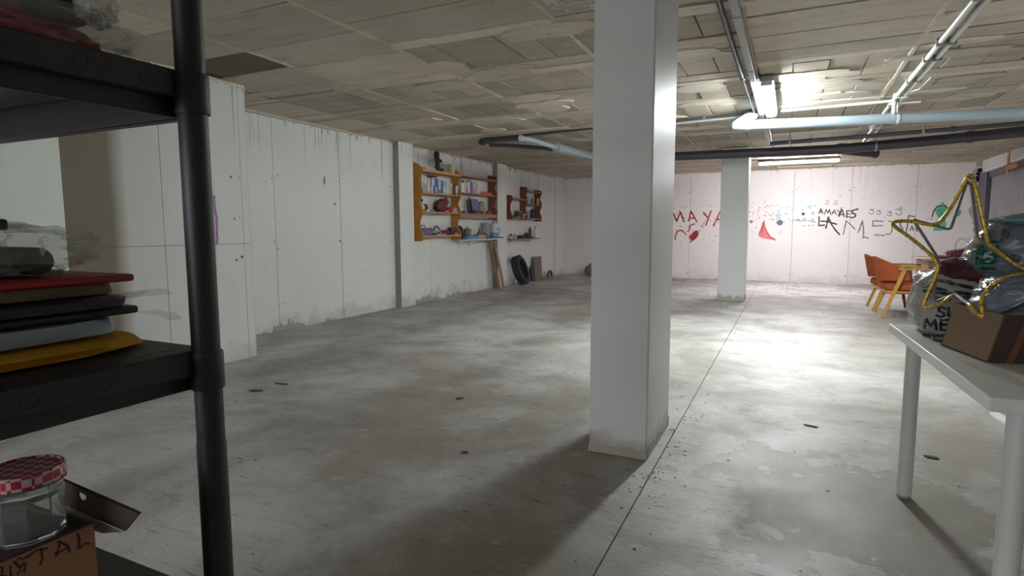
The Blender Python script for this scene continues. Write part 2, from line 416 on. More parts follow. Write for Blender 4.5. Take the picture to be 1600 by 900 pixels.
for bi, (x0, x1) in enumerate(bays):
    rows = []; xm = (x0+x1)/2
    if xm < -2.6: y = 4.28; cuts = [NY-.1, -1.5, 0.2, 1.0, 1.55, 2.03, 2.55, 3.10, 3.57, 4.28]
    elif xm < -.35: y = 3.42; cuts = [NY-.1, -1.3, .0, 1.0, 1.7, 2.3, 2.97, 3.42]
    else: y = 5.03; cuts = [NY-.1, -1.1, .2, 1.1, 1.9, 2.5, 3.1, 3.55, 3.94, 4.36, 4.74, 5.03]
    for a, c in zip(cuts, cuts[1:]): rows.append((a, c, 'board'))
    k = 0
    while y < FY+.1:
        rows.append((y, y+.14, 'rib')); rows.append((y+.14, min(y+.79, FY+.12), 'block')); rows.append((y+.79, min(y+.98, FY+.12), 'rib')); y += .98
    for (a, c, t) in rows:
        if c-a < .03 or a > FY: continue
        if xm < -4.7 and t == 'block': t = 'board'
        if bi == 1 and abs(a-3.10) < .01:      # a sheet that was left out
            continue
        if bi == 4 and abs(a-2.30) < .01:
            slabs = [(x0, x0+.05, a, c)]
            c2 = 2.55; obj('ceiling_board', slab(x0+.018, x1-.018, a+.004, c2, CZ), MCB, ceiling, smooth=0); continue
        if t == 'block':
            n = max(1, round((x1-x0)/.257)); wd = (x1-x0-.036)/n
            for q in range(n):
                z = CZ+.003+random.uniform(-.004, .005); X0 = x0+.018+q*wd; g = .0045
                sl = slab(X0+g, X0+wd-g, a+.005, c-.005, z, .006)
                if a < 9.4 and cnt < 290 and a > 2: obj('ceiling_block', sl, MCK, ceiling, smooth=0); cnt += 1
                else: farmb.add(sl.v, sl.f)
        else:
            sl = slab(x0+.016, x1-.016, a+.004+random.choice([0, .003, .009])+(.006 if xm < -2.6 else 0), c-.004-random.choice([0, .003, .008]), CZ+random.uniform(-.006, .003), .007)
            obj('ceiling_board' if t == 'board' else 'ceiling_rib', sl, MCB, ceiling, smooth=0)
obj('ceiling_block_far', farmb, MCK, ceiling, smooth=0, kind='stuff')
for xs in [b[1] for b in bays[1:-1]]:
    pts = [(xs+random.uniform(-.006, .006), yy, 0) for yy in [NY+i*.35 for i in range(int((FY-NY)/.35)+1)]]
    p = MB()
    for q, q2 in zip(pts, pts[1:]):
        h = random.uniform(-.004, .010); wd = random.uniform(.010, .020)
        p.prism([(q[0]-wd, q[1]), (q[0]+wd, q[1]), (q2[0]+wd, q2[1]), (q2[0]-wd, q2[1])], .04, lambda u, v, t, h=h: (u, v, CZ-h*.6+t))
    obj('ceiling_seam', p, MCB, ceiling, smooth=0)
rg = random.Random(11)
for i in range(56):
    if i < 28: x, y = rg.uniform(-.9, 1.6), rg.uniform(3.6, 8)
    else: x, y = rg.uniform(-4.6, -1.0), rg.uniform(3.4, 8.5)
    if abs(x+.37) < .1 or (x < -3.1 and y < 3.9): continue
    r1, r3 = rg.uniform(.12, .42), rg.uniform(.07, .17); n = 26; ph = rg.uniform(0, 9); po = []
    for kk in range(n):
        t = 2*PI*kk/n; f = 1+.35*noise.noise((math.cos(t)*1.6+ph, math.sin(t)*1.6, i))+.16*noise.noise((math.cos(t)*5+ph, math.sin(t)*5, i))
        po.append((x+r1*f*math.cos(t), y+r3*f*math.sin(t)))
    hh = rg.uniform(.004, .009)
    obj('grout_patch', MB().prism(po, .03, lambda u, v, t, hh=hh: (u, v, CZ-hh+t)), MCG if i < 28 else MCB, ceiling, smooth=0)
# peeling white crust by the column
p = MB()
for i in range(330):
    x, y = rg.uniform(-1.30, -.93), rg.gauss(3.02, .14)
    if y > 3.4: continue
    a = rg.uniform(0, 6.28); l = rg.uniform(.005, .022)
    d = Vector((math.cos(a), math.sin(a)*.5, 0))*l
    p.obox((x, y, CZ-.004), d, Vector((-d.y, d.x, 0))*.6+Vector((0, 0, .001)), (0, 0, .004))
obj('lime_crust', p, C((.60, .585, .52), .8), ceiling, smooth=0, kind='stuff')
# ragged cement lip and drips under the ceiling along the walls
def drips(parent, u0, u1, place, step=.045, big=.10):
    p = MB(); u = u0
    while u < u1:
        wd = random.uniform(.03, .09); dp = random.choice([.012, .02, .03, .035, big*random.uniform(.4, 1)])
        us = [u, u+wd*.25, u+wd*.55, u+wd*.8, min(u+wd, u1)]; ds = [.012, dp*.6, dp, dp*.5, .012]
        po = [(a, CZ-d) for a, d in zip(us, ds)]+[(us[-1], CZ+.01), (us[0], CZ+.01)]
        p.prism(po, .006, lambda a, z, t: place(a, z, t)); u += wd*.98
    return obj('cement_drips', p, MCB, parent, smooth=0, kind='stuff')
drips(wall_left, BY, FY, lambda a, z, t: (LX+t, a, z))
drips(wall_far, LX, RX, lambda a, z, t: (a, FY-t, z), big=.05)
drips(wall_block, 2.4, BY, lambda a, z, t: (BX+t, a, z), big=.13)
obj('cement_lip', MB().beam((LX+.02, 3.82, CZ-.012), (LX+.02, 6.2, CZ-.008), .05, .03), MCG, wall_left, smooth=0)
# tie holes and rust stars left by the formwork ties
def tie(parent, pt, nrm, r=.018):
    p = MB(); r *= random.uniform(.4, .85); pt = Vector(pt)+Vector((0, random.uniform(-.02, .02) if nrm[0] else 0, random.uniform(-.03, .03))); nrm = Vector(nrm); a = nrm.orthogonal().normalized(); b2 = nrm.cross(a)
    ring = [Vector(pt)+nrm*.0022+(a*math.cos(t)+b2*math.sin(t))*r*random.uniform(.65, 1.25) for t in [2*PI*k/9 for k in range(9)]]
    p.add(ring+[Vector(pt)+nrm*.001], [(k, (k+1) % 9, 9) for k in range(9)])
    obj('tie_hole', p, BLKT if random.random() < .5 else GREYT, parent, smooth=0)
for y in (4.86, 5.94, 7.02, 8.62, 9.7, 11.26, 12.34, 13.3):
    for z in (1.79, .98, .30):
        tie(wall_left, (LX+.0015, y-.02, z+random.uniform(-.04, .04)), (1,0,0)); tie(wall_left, (LX+.0015, y+.04, z+random.uniform(-.04, .04)), (1,0,0), .012)
for z in (1.66, 1.27, .92):
    for dy in (-.05, .02): tie(wall_block, (BX+.0015, 3.68+dy, z+random.uniform(-.015, .015)), (1,0,0), .017)
for z in (1.60, 1.05): tie(wall_block, (BX+.0015, 3.16, z), (1,0,0), .014)
for x in (-2.11, .06, 1.15, 2.29):
    for z in (1.98, .14): tie(wall_far, (x-.04, FY-.0015, z), (0,-1,0), .02); tie(wall_far, (x+.05, FY-.0015, z+.02), (0,-1,0), .02)
# chipped rough plaster in the far right corner
p = MB()
for i in range(150):
    z = rg.uniform(1.1, CZ); x = RX-rg.uniform(.0, .17)*(.45+.55*noise.noise((z*3, 1, 2))); s_ = rg.uniform(.012, .045)
    p.obox((x, FY-.008, z), (s_, rg.uniform(-.01, .01), s_*.4), (0, .012, .003), (-s_*.4, 0, s_))
obj('broken_plaster', p, C((.40, .345, .29), .9, var=.5, scale=5), wall_far, smooth=0, kind='stuff')
p = MB()
for i in range(60):
    z = rg.uniform(1.3, CZ-.1); x = RX-rg.uniform(.0, .10); s_ = rg.uniform(.012, .035)
    p.obox((x, FY-.016, z), (s_, 0, s_*.4), (0, .012, .003), (-s_*.4, 0, s_))
obj('plaster_crumb', p, C((.62, .59, .56), .9), wall_far, smooth=0, kind='stuff')
# cement skirting smears at the foot of the left wall
for (y0, y1, h) in ((4.75, 5.25, .12), (5.6, 5.8, .05), (7.5, 8.3, .10), (8.5, 9.4, .08), (4.0, 4.7, .03)):
    n = 18; po = [(y0, 0)]+[(y0+(y1-y0)*k/n, h*(.25+.75*abs(noise.noise((k*.6, y0, 1)))*1.5)*(1 if 0 < k < n else .2)) for k in range(n+1)]+[(y1, 0)]
    obj('cement_smear', MB().prism(po, .004, lambda a, z, t: (LX+.001+t, a, z)), C((.33, .31, .27), .9, bump=.4), wall_left, smooth=0)

# ------------------------------------------------------------------ garage door on the right wall
door = thing('door_1', '', ''); del door['label']; del door['category']; door['kind'] = 'structure'; door.location = (RX-.06, 12, 0)
DG = P('door_grey', (.23, .215, .225), .5, .08, 5); DG2 = P('door_frame_grey', (.10, .095, .125), .5, .1, 5)
obj('door_frame', MB().box((RX-.12, 13.30, 0), (RX-.004, 13.74, 2.19)), DG2, door, bev=.01)
obj('top_track', MB().beam((RX-.11, 13.30, 2.20), (RX-.11, 10.4, 2.26), .06, .045), C((.78, .77, .78), .3), door)
obj('top_track', MB().beam((RX-.05, 13.30, 2.13), (RX-.05, 10.4, 2.19), .06, .10), DG2, door)
y = 13.28
while y > 10.6:
    obj('door_slat', MB().prism([(RX-.012, y), (RX-.012, y-.11), (RX-.034, y-.095), (RX-.052, y-.075), (RX-.052, y-.035), (RX-.034, y-.015)], 2.13, lambda u, v, t: (u, v, t)), DG, door, smooth=20)
    y -= .112
wood = thing('wooden_batten', 'short upright wooden batten hung over the grey garage door track', 'batten', (RX-.15, 12.02, 2.03))
obj('upright', MB().box((RX-.165, 11.99, 2.03), (RX-.145, 12.07, 2.41)), C((.44, .26, .12), .6), wood, bev=.003)
obj('crossbar', MB().box((RX-.185, 11.5, 2.10), (RX-.165, 12.05, 2.17)), C((.40, .17, .05), .6), wood, bev=.003)

# ------------------------------------------------------------------ columns
def column(x0, x1, y0, y1, label, ch):
    t = thing('concrete_column', label, 'column', ((x0+x1)/2, (y0+y1)/2, 0))
    obj('shaft', MB().box((x0, y0, .002), (x1, y1, CZ-.008)), MCOL, t, bev=.008)
    p = MB()
    rr = random.Random(int(ch*10))
    per = [(x0, y0, x1, y0, 0, -1), (x1, y0, x1, y1, 1, 0), (x0, y1, x0, y0, -1, 0)]
    for (a, b2, c, d, nx, ny) in per:
        n = 14; po = [(0, 0)]+[(k/n, ch*(.25+.9*rr.random())) for k in range(n+1)]+[(1, 0)]
        p.prism(po, .004, lambda u, v, tt: (a+(c-a)*u+nx*(tt-.001), b2+(d-b2)*u+ny*(tt-.001), .003+v))
    obj('mortar_foot', p, C((.40, .375, .31), .9, bump=.4), t, smooth=0)
    return t
column(-.915, -.61, 2.87, 3.465, 'nearest white painted concrete column standing mid floor', .05)
column(-1.02, -.61, 9.95, 10.35, 'farther white concrete column in front of the graffiti wall', .10)
# ================================================================== LAMPS
def fluorescent(label, c, L, axis, strength, color, wd=.105):
    t = thing('fluorescent_lamp', label, 'lamp', (c[0], c[1], c[2]))
    ax = Vector((1,0,0)) if axis == 'x' else Vector((0,1,0)); sx = Vector((0,1,0)) if axis == 'x' else Vector((1,0,0)); c = Vector(c)
    f = lambda u, v, tt: c-ax*L/2+ax*tt+sx*u+Vector((0,0,v))
    h = wd/2
    obj('housing', MB().prism([(-h*.8, .045), (-h*1.12, .02), (-h*1.12, .0), (h*1.12, .0), (h*1.12, .02), (h*.8, .045)], L, f), C((.42, .43, .43), .45), t, bev=.004)
    g = lambda u, v, tt: c-ax*(L-.06)/2+ax*tt+sx*u+Vector((0,0,v))
    obj('diffuser', MB().prism([(-h*.96, -.001), (-h*.96, -.004), (-h*.62, -.029), (0, -.038), (h*.62, -.029), (h*.96, -.004), (h*.96, -.001)], L-.06, g), m_emit('lamp_glow_%s' % axis, color, strength), t, smooth=30)
    for s in (-1, 1):
        p = c+ax*s*(L/2-.015)
        obj('end_cap', MB().obox(p+Vector((0,0,-.018)), ax*.014, sx*h*.9, (0,0,.018)), C((.75, .76, .76), .4), t, bev=.006)
    for k in (-.32, .32):
        p = c+ax*L*k
        obj('bracket', MB().obox(p+Vector((0,0,(CZ-.004-c.z+.046)/2)), ax*.015, sx*h*.5, (0,0,max(.004, (CZ-.004-c.z-.044)/2))), STEEL, t)
    return t
fluorescent('lit waterproof fluorescent lamp beside the grey cable tray, running away from view', (-.225, 6.22, 2.404), 1.56, 'y', LAMP_NEAR, (.90, .985, .97))
fluorescent('lit fluorescent lamp hung level in front of the graffiti wall', (.095, 12.05, 2.40), 1.36, 'x', LAMP_FAR, (.985, .955, 1.0))
# ================================================================== PIPES
def pipe(name, label, pts, r, mat, n=14, cat='pipe', collars=(), cmat=None, hang=()):
    base = Vector(pts[0]); t = thing(name, label, cat, base)
    obj('run', MB().tube(pts, r, n), mat, t, smooth=50)
    for (i, f, rr, ll) in collars:
        a, b2 = Vector(pts[i]), Vector(pts[i+1]); d = (b2-a).normalized(); p = a.lerp(b2, f)
        obj('collar', MB().tube([p-d*ll/2, p+d*ll/2], rr, n), cmat or mat, t, smooth=50)
    for (i, f) in hang:
        a, b2 = Vector(pts[i]), Vector(pts[i+1]); p = a.lerp(b2, f); d = (b2-a).normalized()
        m = MB().tube([p-d*.012, p+d*.012], r*1.12 if not isinstance(r, list) else .03, n)
        m.tube([p+Vector((0,0,r if not isinstance(r, list) else .02)), (p.x, p.y, CZ)], .006, 6)
        obj('hanger', m, WHC if mat in (BLUEP, WHC) else STEEL, t, smooth=50)
    return t
pipe('drain_pipe', 'blue grey plastic drain pipe slung across under the near lamp', [(-.40, 6.98, 2.41), (-.47, 6.92, 2.37), (-.56, 6.78, 2.28), (-.585, 6.72, 2.255), (-.56, 6.665, 2.25), (-.48, 6.665, 2.25), (.7, 6.89, 2.25), (1.95, 7.13, 2.25), (3.29, 7.39, 2.26)], .05, BLUEP, 18, collars=((5, .03, .058, .05), (7, .35, .058, .06)), hang=((6, .17), (7, .4)))
dk = pipe('drain_pipe', 'thick dark drain pipe running right across before the far wall', [(-2.72, 9.2, 2.22), (-2.6, 9.2, 2.25), (-1.6, 9.2, 2.27), (.49, 9.2, 2.245), (1.5, 9.2, 2.285), (2.5, 9.2, 2.34), (3.29, 9.2, 2.365)], .066, BLKPIPE, 18, collars=((4, .5, .075, .08), (3, .1, .075, .08), (5, .2, .075, .08)), hang=((3, .5), (5, .1)))
obj('capped_branch', MB().tube([(.45, 9.20, 2.25), (.6, 9.34, 2.25), (.75, 9.45, 2.235), (1.0, 9.62, 2.215), (1.05, 9.66, 2.21)], [.055, .058, .058, .058, .066], 16), BLKPIPE, dk, smooth=50)
pipe('water_pipe', 'thin dark water pipe level above the thick dark drain pipe', [(-.28, 8.62, 2.30), (.9, 8.6, 2.32), (2.35, 8.58, 2.355), (3.29, 8.57, 2.375)], .026, BLKPIPE, 10, collars=((1, .55, .034, .05), (2, .1, .036, .06), (0, .4, .032, .04)), hang=((0, .2), (1, .35)))
pipe('water_pipe', 'slim black conduit along the ceiling passing behind the nearest column', [(-4.02, 7.36, 2.385), (-3.95, 7.30, 2.425), (-2.2, 7.16, 2.428), (-.38, 7.0, 2.428)], .014, BLKPIPE, 8, cat='conduit', hang=((1, .12), (2, .7)))
pipe('conduit', 'slim grey conduit just below the black one behind the column', [(-2.1, 7.18, 2.385), (-.72, 7.04, 2.40), (-.36, 7.02, 2.41)], .014, GRC, 8, cat='conduit')
pipe('drain_pipe', 'black pipe end under the ceiling left of the nearest column', [(-3.9, 7.22, 2.375), (-3.86, 7.2, 2.365), (-3.6, 7.06, 2.36), (-3.2, 6.98, 2.345)], .033, BLKPIPE, 12, collars=((0, .5, .042, .06),))
pipe('drain_pipe', 'thin grey pipe bending into the thicker grey pipe', [(-3.2, 6.98, 2.345), (-3.14, 6.99, 2.335), (-3.07, 7.1, 2.325), (-3.02, 7.4, 2.31), (-2.965, 7.74, 2.30)], .032, GREYP, 12, collars=((0, .2, .043, .05),), cmat=C((.42, .42, .45), .4))
pipe('drain_pipe', 'lower black pipe joining the thicker grey pipe at the left', [(-3.84, 7.34, 2.345), (-3.5, 7.45, 2.325), (-3.15, 7.62, 2.29), (-3.0, 7.8, 2.275)], .026, BLKPIPE, 10)
pipe('drain_pipe', 'thicker grey pipe disappearing behind the nearest column', [(-2.975, 7.70, 2.30), (-2.80, 8.77, 2.285), (-2.73, 9.15, 2.28)], .058, GREYP, 16, collars=((0, .01, .068, .05), (0, .3, .0605, .02)), cmat=GREYP)
pipe('conduit', 'black cable conduit beside the cable tray over the walkway', [(-.405, -.5, 2.425), (-.405, 5.35, 2.425)], .017, BLKPIPE, 8, cat='conduit', collars=((0, .998, .021, .04),))
pipe('conduit', 'thin grey conduit continuing the black one towards the lamp', [(-.403, 5.37, 2.425), (-.395, 7.0, 2.425)], .011, GRC, 8, cat='conduit')
tr = thing('cable_tray', 'grey ceiling cable tray alongside the near fluorescent lamp', 'tray', (-.328, -.5, 2.40))
obj('channel', MB().box((-.352, -.5, 2.402), (-.304, 9.58, 2.45)), C((.36, .355, .345), .5), tr, bev=.004)
for y in (3.75, 5.05, 6.9, 8.0):
    obj('joint_clip', MB().box((-.356, y, 2.398), (-.300, y+.03, 2.452)), STEEL, tr, bev=.003)
pipe('conduit', 'white conduit stub feeding the near lamp beside the cable tray', [(-.288, 5.35, 2.42), (-.285, 7.3, 2.42), (-.285, 9.3, 2.42)], .012, WHC, 8, cat='conduit')
for x, lab in ((.872, 'left one of the paired white conduits over the table side'), (.934, 'right one of the paired white conduits over the table side')):
    c2 = pipe('conduit', lab, [(x, 1.5, 2.428), (x, 6.9, 2.428), (x+.005, 7.3, 2.428), (x+.05, 10.1, 2.428)], .0185, WHC, 10, cat='conduit')
    for y in (4.05, 4.92, 5.35, 6.05, 6.7, 8.6):
        obj('clamp', MB().box((x-.028, y-.012, 2.402), (x+.028, y+.012, 2.452)), STEEL if y < 6.1 else WHC, c2, bev=.004)
cr_ = thing('conduit', 'white cross conduit with a flat junction plate by the paired conduits', 'conduit', (.9, 6.95, 2.42))
obj('run', MB().tube([(-.13, 6.98, 2.425), (.86, 6.93, 2.425)], .015, 10), WHC, cr_)
obj('junction_plate', MB().box((.83, 6.90, 2.385), (1.10, 6.97, 2.40)), WHC, cr_, bev=.004)
obj('junction_bend', MB().tube([(.875, 6.86, 2.40), (.87, 6.84, 2.36), (.875, 6.86, 2.31), (.885, 6.90, 2.30)], .02, 10), WHC, cr_)
# ================================================================== GRAFFITI (strokes painted on the far wall, x across, z up)
fwl = lambda u, v: (u, FY-.0035, v)
def paint(name, strokes, wd, mat, label=None, fn=fwl, parent=None):
    p = MB()
    for s_ in strokes:
        q = s_ if len(s_) > 2 and len(s_) < 4 else s_
        d = []
        for a, b2 in zip(q, q[1:]):
            n = max(2, int(math.dist(a, b2)/.035))
            for k in range(n):
                t = k/n; d.append((a[0]+(b2[0]-a[0])*t+random.uniform(-.004, .004), a[1]+(b2[1]-a[1])*t+random.uniform(-.004, .004)))
        d.append(q[-1]); p.ribbon(d, wd, fn)
    return obj(name, p, mat, parent or wall_far, smooth=0, label=label)
R0 = 'red brush-painted letter'
paint('painted_letter', [[(-2.54,1.33),(-2.50,1.54)],[(-2.50,1.54),(-2.41,1.35)],[(-2.41,1.35),(-2.33,1.55)],[(-2.33,1.55),(-2.24,1.33)]], .036, REDP, R0)
paint('painted_letter', [[(-2.14,1.34),(-2.09,1.57)],[(-2.09,1.57),(-1.95,1.33)],[(-2.12,1.40),(-2.01,1.42)]], .034, REDP, R0)
paint('painted_letter', [[(-1.81,1.54),(-1.72,1.43)],[(-1.65,1.57),(-1.75,1.25)]], .034, REDP, R0)
paint('painted_letter', [[(-1.58,1.23),(-1.44,1.56)],[(-1.44,1.56),(-1.36,1.24)],[(-1.52,1.37),(-1.40,1.38)]], .034, REDP, R0)
paint('painted_arc', [[(-2.43,.91),(-2.435,1.0),(-2.40,1.09),(-2.33,1.135),(-2.26,1.11),(-2.19,1.03)]], .030, REDP)
paint('painted_squiggle', [[(-2.0,1.275),(-2.06,1.26),(-2.12,1.22),(-2.10,1.17),(-2.15,1.10)]], .03, REDP)
paint('painted_stroke', [[(-1.85,1.22),(-1.78,1.31)],[(-1.85,1.22),(-1.79,1.20)],[(-2.35,1.24),(-2.29,1.21)],[(-2.1,.845),(-2.0,.93)]], .014, REDP)
p = MB()
bl = [(-1.97,1.125),(-1.92,1.11),(-1.90,1.05),(-1.92,.99),(-1.97,.93),(-2.03,.88),(-2.10,.835),(-2.06,.90),(-2.11,.93),(-2.12,1.0),(-2.07,1.03),(-2.03,1.09)]
p.add([fwl(*q) for q in bl]+[fwl(-2.0,1.0)], [(k, (k+1) % 12, 12) for k in range(12)]); obj('painted_blob', p, REDP, wall_far, smooth=0)
cone = [(-.525,1.33),(-.49,1.20),(-.47,1.10),(-.40,1.0),(-.28,.915),(-.45,.935),(-.60,.98),(-.62,1.03),(-.57,1.18)]
p = MB().add([fwl(*q) for q in cone]+[fwl(-.5,1.04)], [(k, (k+1) % 9, 9) for k in range(9)]); obj('painted_dress', p, PINKP, wall_far, smooth=0)
paint('painted_dress_edge', [[(-.52,1.33),(-.49,1.18),(-.40,1.01),(-.27,.912)],[(-.53,1.30),(-.57,1.15),(-.60,1.06)],[(-.53,1.25),(-.55,1.08)]], .025, C((.55,.06,.07),.7), fn=lambda u, v: (u, FY-.0045, v))
def blob(cx, cz, r, mat, name, n=11, d=.0035, sz=1.0):
    q = [(cx+r*math.cos(2*PI*k/n)*random.uniform(.65, 1.25), cz+sz*r*math.sin(2*PI*k/n)*random.uniform(.65, 1.25)) for k in range(n)]
    return obj(name, MB().add([(u, FY-d, v) for u, v in q]+[(cx, FY-d, cz)], [(k, (k+1) % n, n) for k in range(n)]), mat, wall_far, smooth=0)
blob(-.225,1.455,.065,MINTP,'painted_blob'); blob(.375,1.625,.05,MINTP,'painted_blob'); blob(-.20,1.29,.065,NAVYP,'painted_blob'); blob(-.78,1.32,.035,GREYT,'painted_blob')
blob(-.95,1.48,.05,MINTP,'painted_blob'); blob(.255,1.48,.03,BLKT,'painted_blob')
p = MB(); rs = random.Random(5); pr_ = MB()
for i in range(130):
    if i < 58: u, v = rs.uniform(-2.55, -1.35), rs.uniform(.82, 1.72)
    else: u, v = rs.gauss(-.5, .33), rs.gauss(1.45, .19)
    if not (.8 < v < 1.85) or (-.62 < u < -.28 and v < 1.3) : continue
    a = rs.uniform(-.6, .9); l = rs.uniform(.010, .030)
    (p if rs.random() < .68 else pr_).ribbon([(u, v), (u+l*math.cos(a), v+l*math.sin(a))], rs.uniform(.008, .02), fwl)
obj('paint_spatter', p, GREYT, wall_far, smooth=0, kind='stuff'); obj('paint_spatter_red', pr_, C((.30,.07,.08),.7), wall_far, smooth=0, kind='stuff')
B0 = 'small black hand-painted letter'
def let(st, wd=.024, mat=BLKT, lab=B0): paint('painted_letter', st, wd, mat, lab)
let([[(.555,1.485),(.59,1.585)],[(.59,1.585),(.63,1.485)],[(.565,1.515),(.615,1.515)]])
let([[(.665,1.47),(.685,1.565)],[(.685,1.565),(.725,1.49)],[(.725,1.49),(.755,1.57)],[(.755,1.57),(.775,1.47)]], .018)
let([[(.80,1.46),(.845,1.56)],[(.845,1.56),(.895,1.45)],[(.815,1.50),(.875,1.495)]], .018)
let([[(.895,1.565),(.935,1.51)],[(.975,1.60),(.925,1.43)]], .018)
let([[(.935,1.42),(.99,1.56)],[(.99,1.56),(1.035,1.41)],[(.95,1.46),(1.02,1.455)]])
let([[(1.08,1.40),(1.075,1.535)],[(1.075,1.535),(1.14,1.53)],[(1.08,1.465),(1.13,1.47)],[(1.08,1.40),(1.15,1.405)]])
let([[(1.27,1.565),(1.18,1.54)],[(1.18,1.54),(1.175,1.48),(1.235,1.465),(1.235,1.41),(1.165,1.385)]], .034)
B1 = 'large thin black hand-painted letter'
let([[(.565,1.42),(.57,1.225)],[(.57,1.225),(.675,1.24)]], .03, BLKT, B1)
let([[(.70,1.17),(.745,1.41)],[(.735,1.40),(.85,1.18),(.965,1.035)],[(.60,1.325),(.74,1.31),(.90,1.255)]], .032, BLKT, B1)
let([[(1.035,1.045),(1.075,1.33)],[(1.08,1.32),(1.2,1.20)],[(1.2,1.20),(1.24,1.15)],[(1.305,1.08),(1.37,1.32)],[(1.365,1.32),(1.395,1.20),(1.40,1.0)],[(1.39,.97),(1.43,.985),(1.49,.965)]], .026, GREYT, B1)
let([[(1.555,1.32),(1.735,1.31)],[(1.56,1.31),(1.555,1.21)],[(1.565,1.215),(1.735,1.225)],[(1.60,1.03),(1.77,1.02)]], .026, GREYT, B1)
let([[(1.83,1.31),(1.90,1.30)],[(1.89,1.30),(1.905,1.12),(1.86,1.04),(1.80,1.045)]], .024, GREYT, B1)
let([[(2.03,1.32),(2.04,1.22),(2.09,1.14)],[(2.17,1.42),(2.16,1.24),(2.145,1.05)],[(2.17,1.42),(2.27,1.40)],[(2.21,1.12),(2.235,1.22),(2.26,1.12)],[(2.33,1.10),(2.31,1.17),(2.34,1.2)]], .02, BLKT, B1)
for (u, v, r) in ((1.52,1.50,.042),(1.645,1.485,.035),(1.84,1.455,.035),(2.0,1.485,.05)):
    paint('painted_eye', [[(u+r*math.cos(t), v+r*math.sin(t)) for t in [PI*1.0+2*PI*.8*k/10 for k in range(11)]],[(u-r,v+r*1.3),(u+r,v+r*1.5)]], .015, GREYT)
for (u, v) in ((.70,1.70),(.86,1.69)): paint('painted_curl', [[(u-.03,v+.01),(u-.015,v-.02),(u+.02,v-.015),(u+.03,v+.015)],[(u-.02,v+.05),(u+.03,v+.05)]], .014, GREYT)
paint('painted_line', [[(.06,1.355),(.2,1.33),(.36,1.335),(.50,1.30)],[(.13,1.34),(.16,1.385),(.18,1.34)],[(.26,1.34),(.29,1.40),(.31,1.34)],[(.41,1.33),(.44,1.39),(.47,1.32)],[(.25,1.49),(.30,1.50),(.265,1.44)],[(.41,1.46),(.43,1.52),(.46,1.51),(.46,1.455)],[(.45,1.655),(.50,1.66)],[(.22,1.57),(.26,1.575)],[(.25,1.23),(.31,1.225)],[(.36,1.24),(.40,1.22)],[(.44,1.23),(.48,1.25)]], .013, GREYT)
paint('painted_dots', [[(1.75,1.40),(1.77,1.38)],[(1.93,1.55),(1.96,1.55)],[(2.02,1.60),(2.04,1.58)],[(2.48,1.35),(2.50,1.36)],[(2.53,1.34),(2.56,1.36)],[(.93,1.86),(.95,1.85)],[(1.36,1.78),(1.38,1.79)]], .014, GREYT)
# small green figure with long dark hair
fig = [(2.715,1.70),(2.745,1.64),(2.79,1.61),(2.81,1.53),(2.79,1.45),(2.74,1.39),(2.715,1.37),(2.78,1.34),(2.80,1.24),(2.80,1.13),(2.60,1.11),(2.60,1.26),(2.64,1.33),(2.68,1.37),(2.65,1.40),(2.62,1.46),(2.60,1.53),(2.63,1.61),(2.69,1.64)]
p = MB().add([fwl(*q) for q in fig]+[fwl(2.70,1.37)], [(k, (k+1) % 19, 19) for k in range(19)]); obj('painted_figure', p, GREENP, wall_far, smooth=0)
fl2 = lambda u, v: (u, FY-.005, v)
paint('painted_hair', [[(2.56,1.40),(2.58,1.50),(2.63,1.59),(2.70,1.61)],[(2.74,1.61),(2.80,1.57),(2.815,1.48),(2.80,1.40)]], .022, BLKT, fn=fl2)
paint('painted_face', [[(2.64,1.525),(2.69,1.53)],[(2.73,1.53),(2.775,1.525)],[(2.71,1.50),(2.705,1.46)],[(2.685,1.435),(2.74,1.435)],[(2.70,1.37),(2.705,1.31)],[(2.74,1.38),(2.77,1.33),(2.72,1.32)]], .014, BLKT, fn=fl2)
blob(2.98,1.46,.06,GREENP,'painted_blob')
# purple chalk stroke on the near left wall
paint('chalk_stroke', [[(3.435,1.46),(3.44,1.36),(3.45,1.28),(3.445,1.15),(3.44,1.06)]], .02, PURP, 'purple chalk stroke', fn=lambda u, v: (BX+.004, u, v), parent=wall_block)
for (y, z, l) in ((5.66, 1.78, .13), (5.83, 1.5, .05)):
    obj('scrape', MB().add([(LX+.004, y-.018, z), (LX+.004, y, z-l*.55), (LX+.004, y+.02, z), (LX+.004, y+.004, z+l*.6)], [(0,1,2,3)]), GREYT, wall_left, smooth=0)

# ================================================================== WALL SHELVES
def scallop(z0, z1, tops, d0=.135, amp=.06, crown=0.0, n=60):
    pts = []
    for k in range(n+1):
        z = z0+(z1-z0)*k/n
        near = min(abs(z-t) for t in tops); gap = .17
        d = d0+amp*(math.cos(min(1, near/gap)*PI)*.5+.5)
        if crown and z > z1-crown: q = (z-(z1-crown))/crown; d = d*(math.sqrt(max(0, 1-q*q))*.75+.25*(1-q))+.012
        pts.append((d, z))
    return [(0, z0)]+pts+[(0, z1)]
def panel(parent, y, z0, z1, tops, mat, t=.02, name='side_panel', **k):
    return obj(name, MB().prism(scallop(z0, z1, tops, **k), t, lambda u, v, tt: (LX+.0025+u, y+tt, v)), mat, parent, bev=.002)
def board(parent, y0, y1, ztop, mat, d=.195, t=.02, name='shelf'):
    return obj(name, MB().box((LX+.0025, y0, ztop-t), (LX+d, y1, ztop)), mat, parent, bev=.003)
T1 = (2.08, 1.745, 1.45, 1.075)
u1 = thing('wall_shelf', 'orange pine wall shelf with scalloped sides, tallest of the wall shelves', 'wall shelf', (LX, 8.1, 1.0))
panel(u1, 7.545, .985, 2.21, T1, PINE, crown=.13); panel(u1, 8.69, .985, 2.21, T1, PINE, crown=.13)
for z in T1: board(u1, 7.565, 8.69, z, PINEL)
obj('front_lip', MB().box((LX+.19, 7.565, 2.08), (LX+.197, 8.69, 2.10)), PINEL, u1)
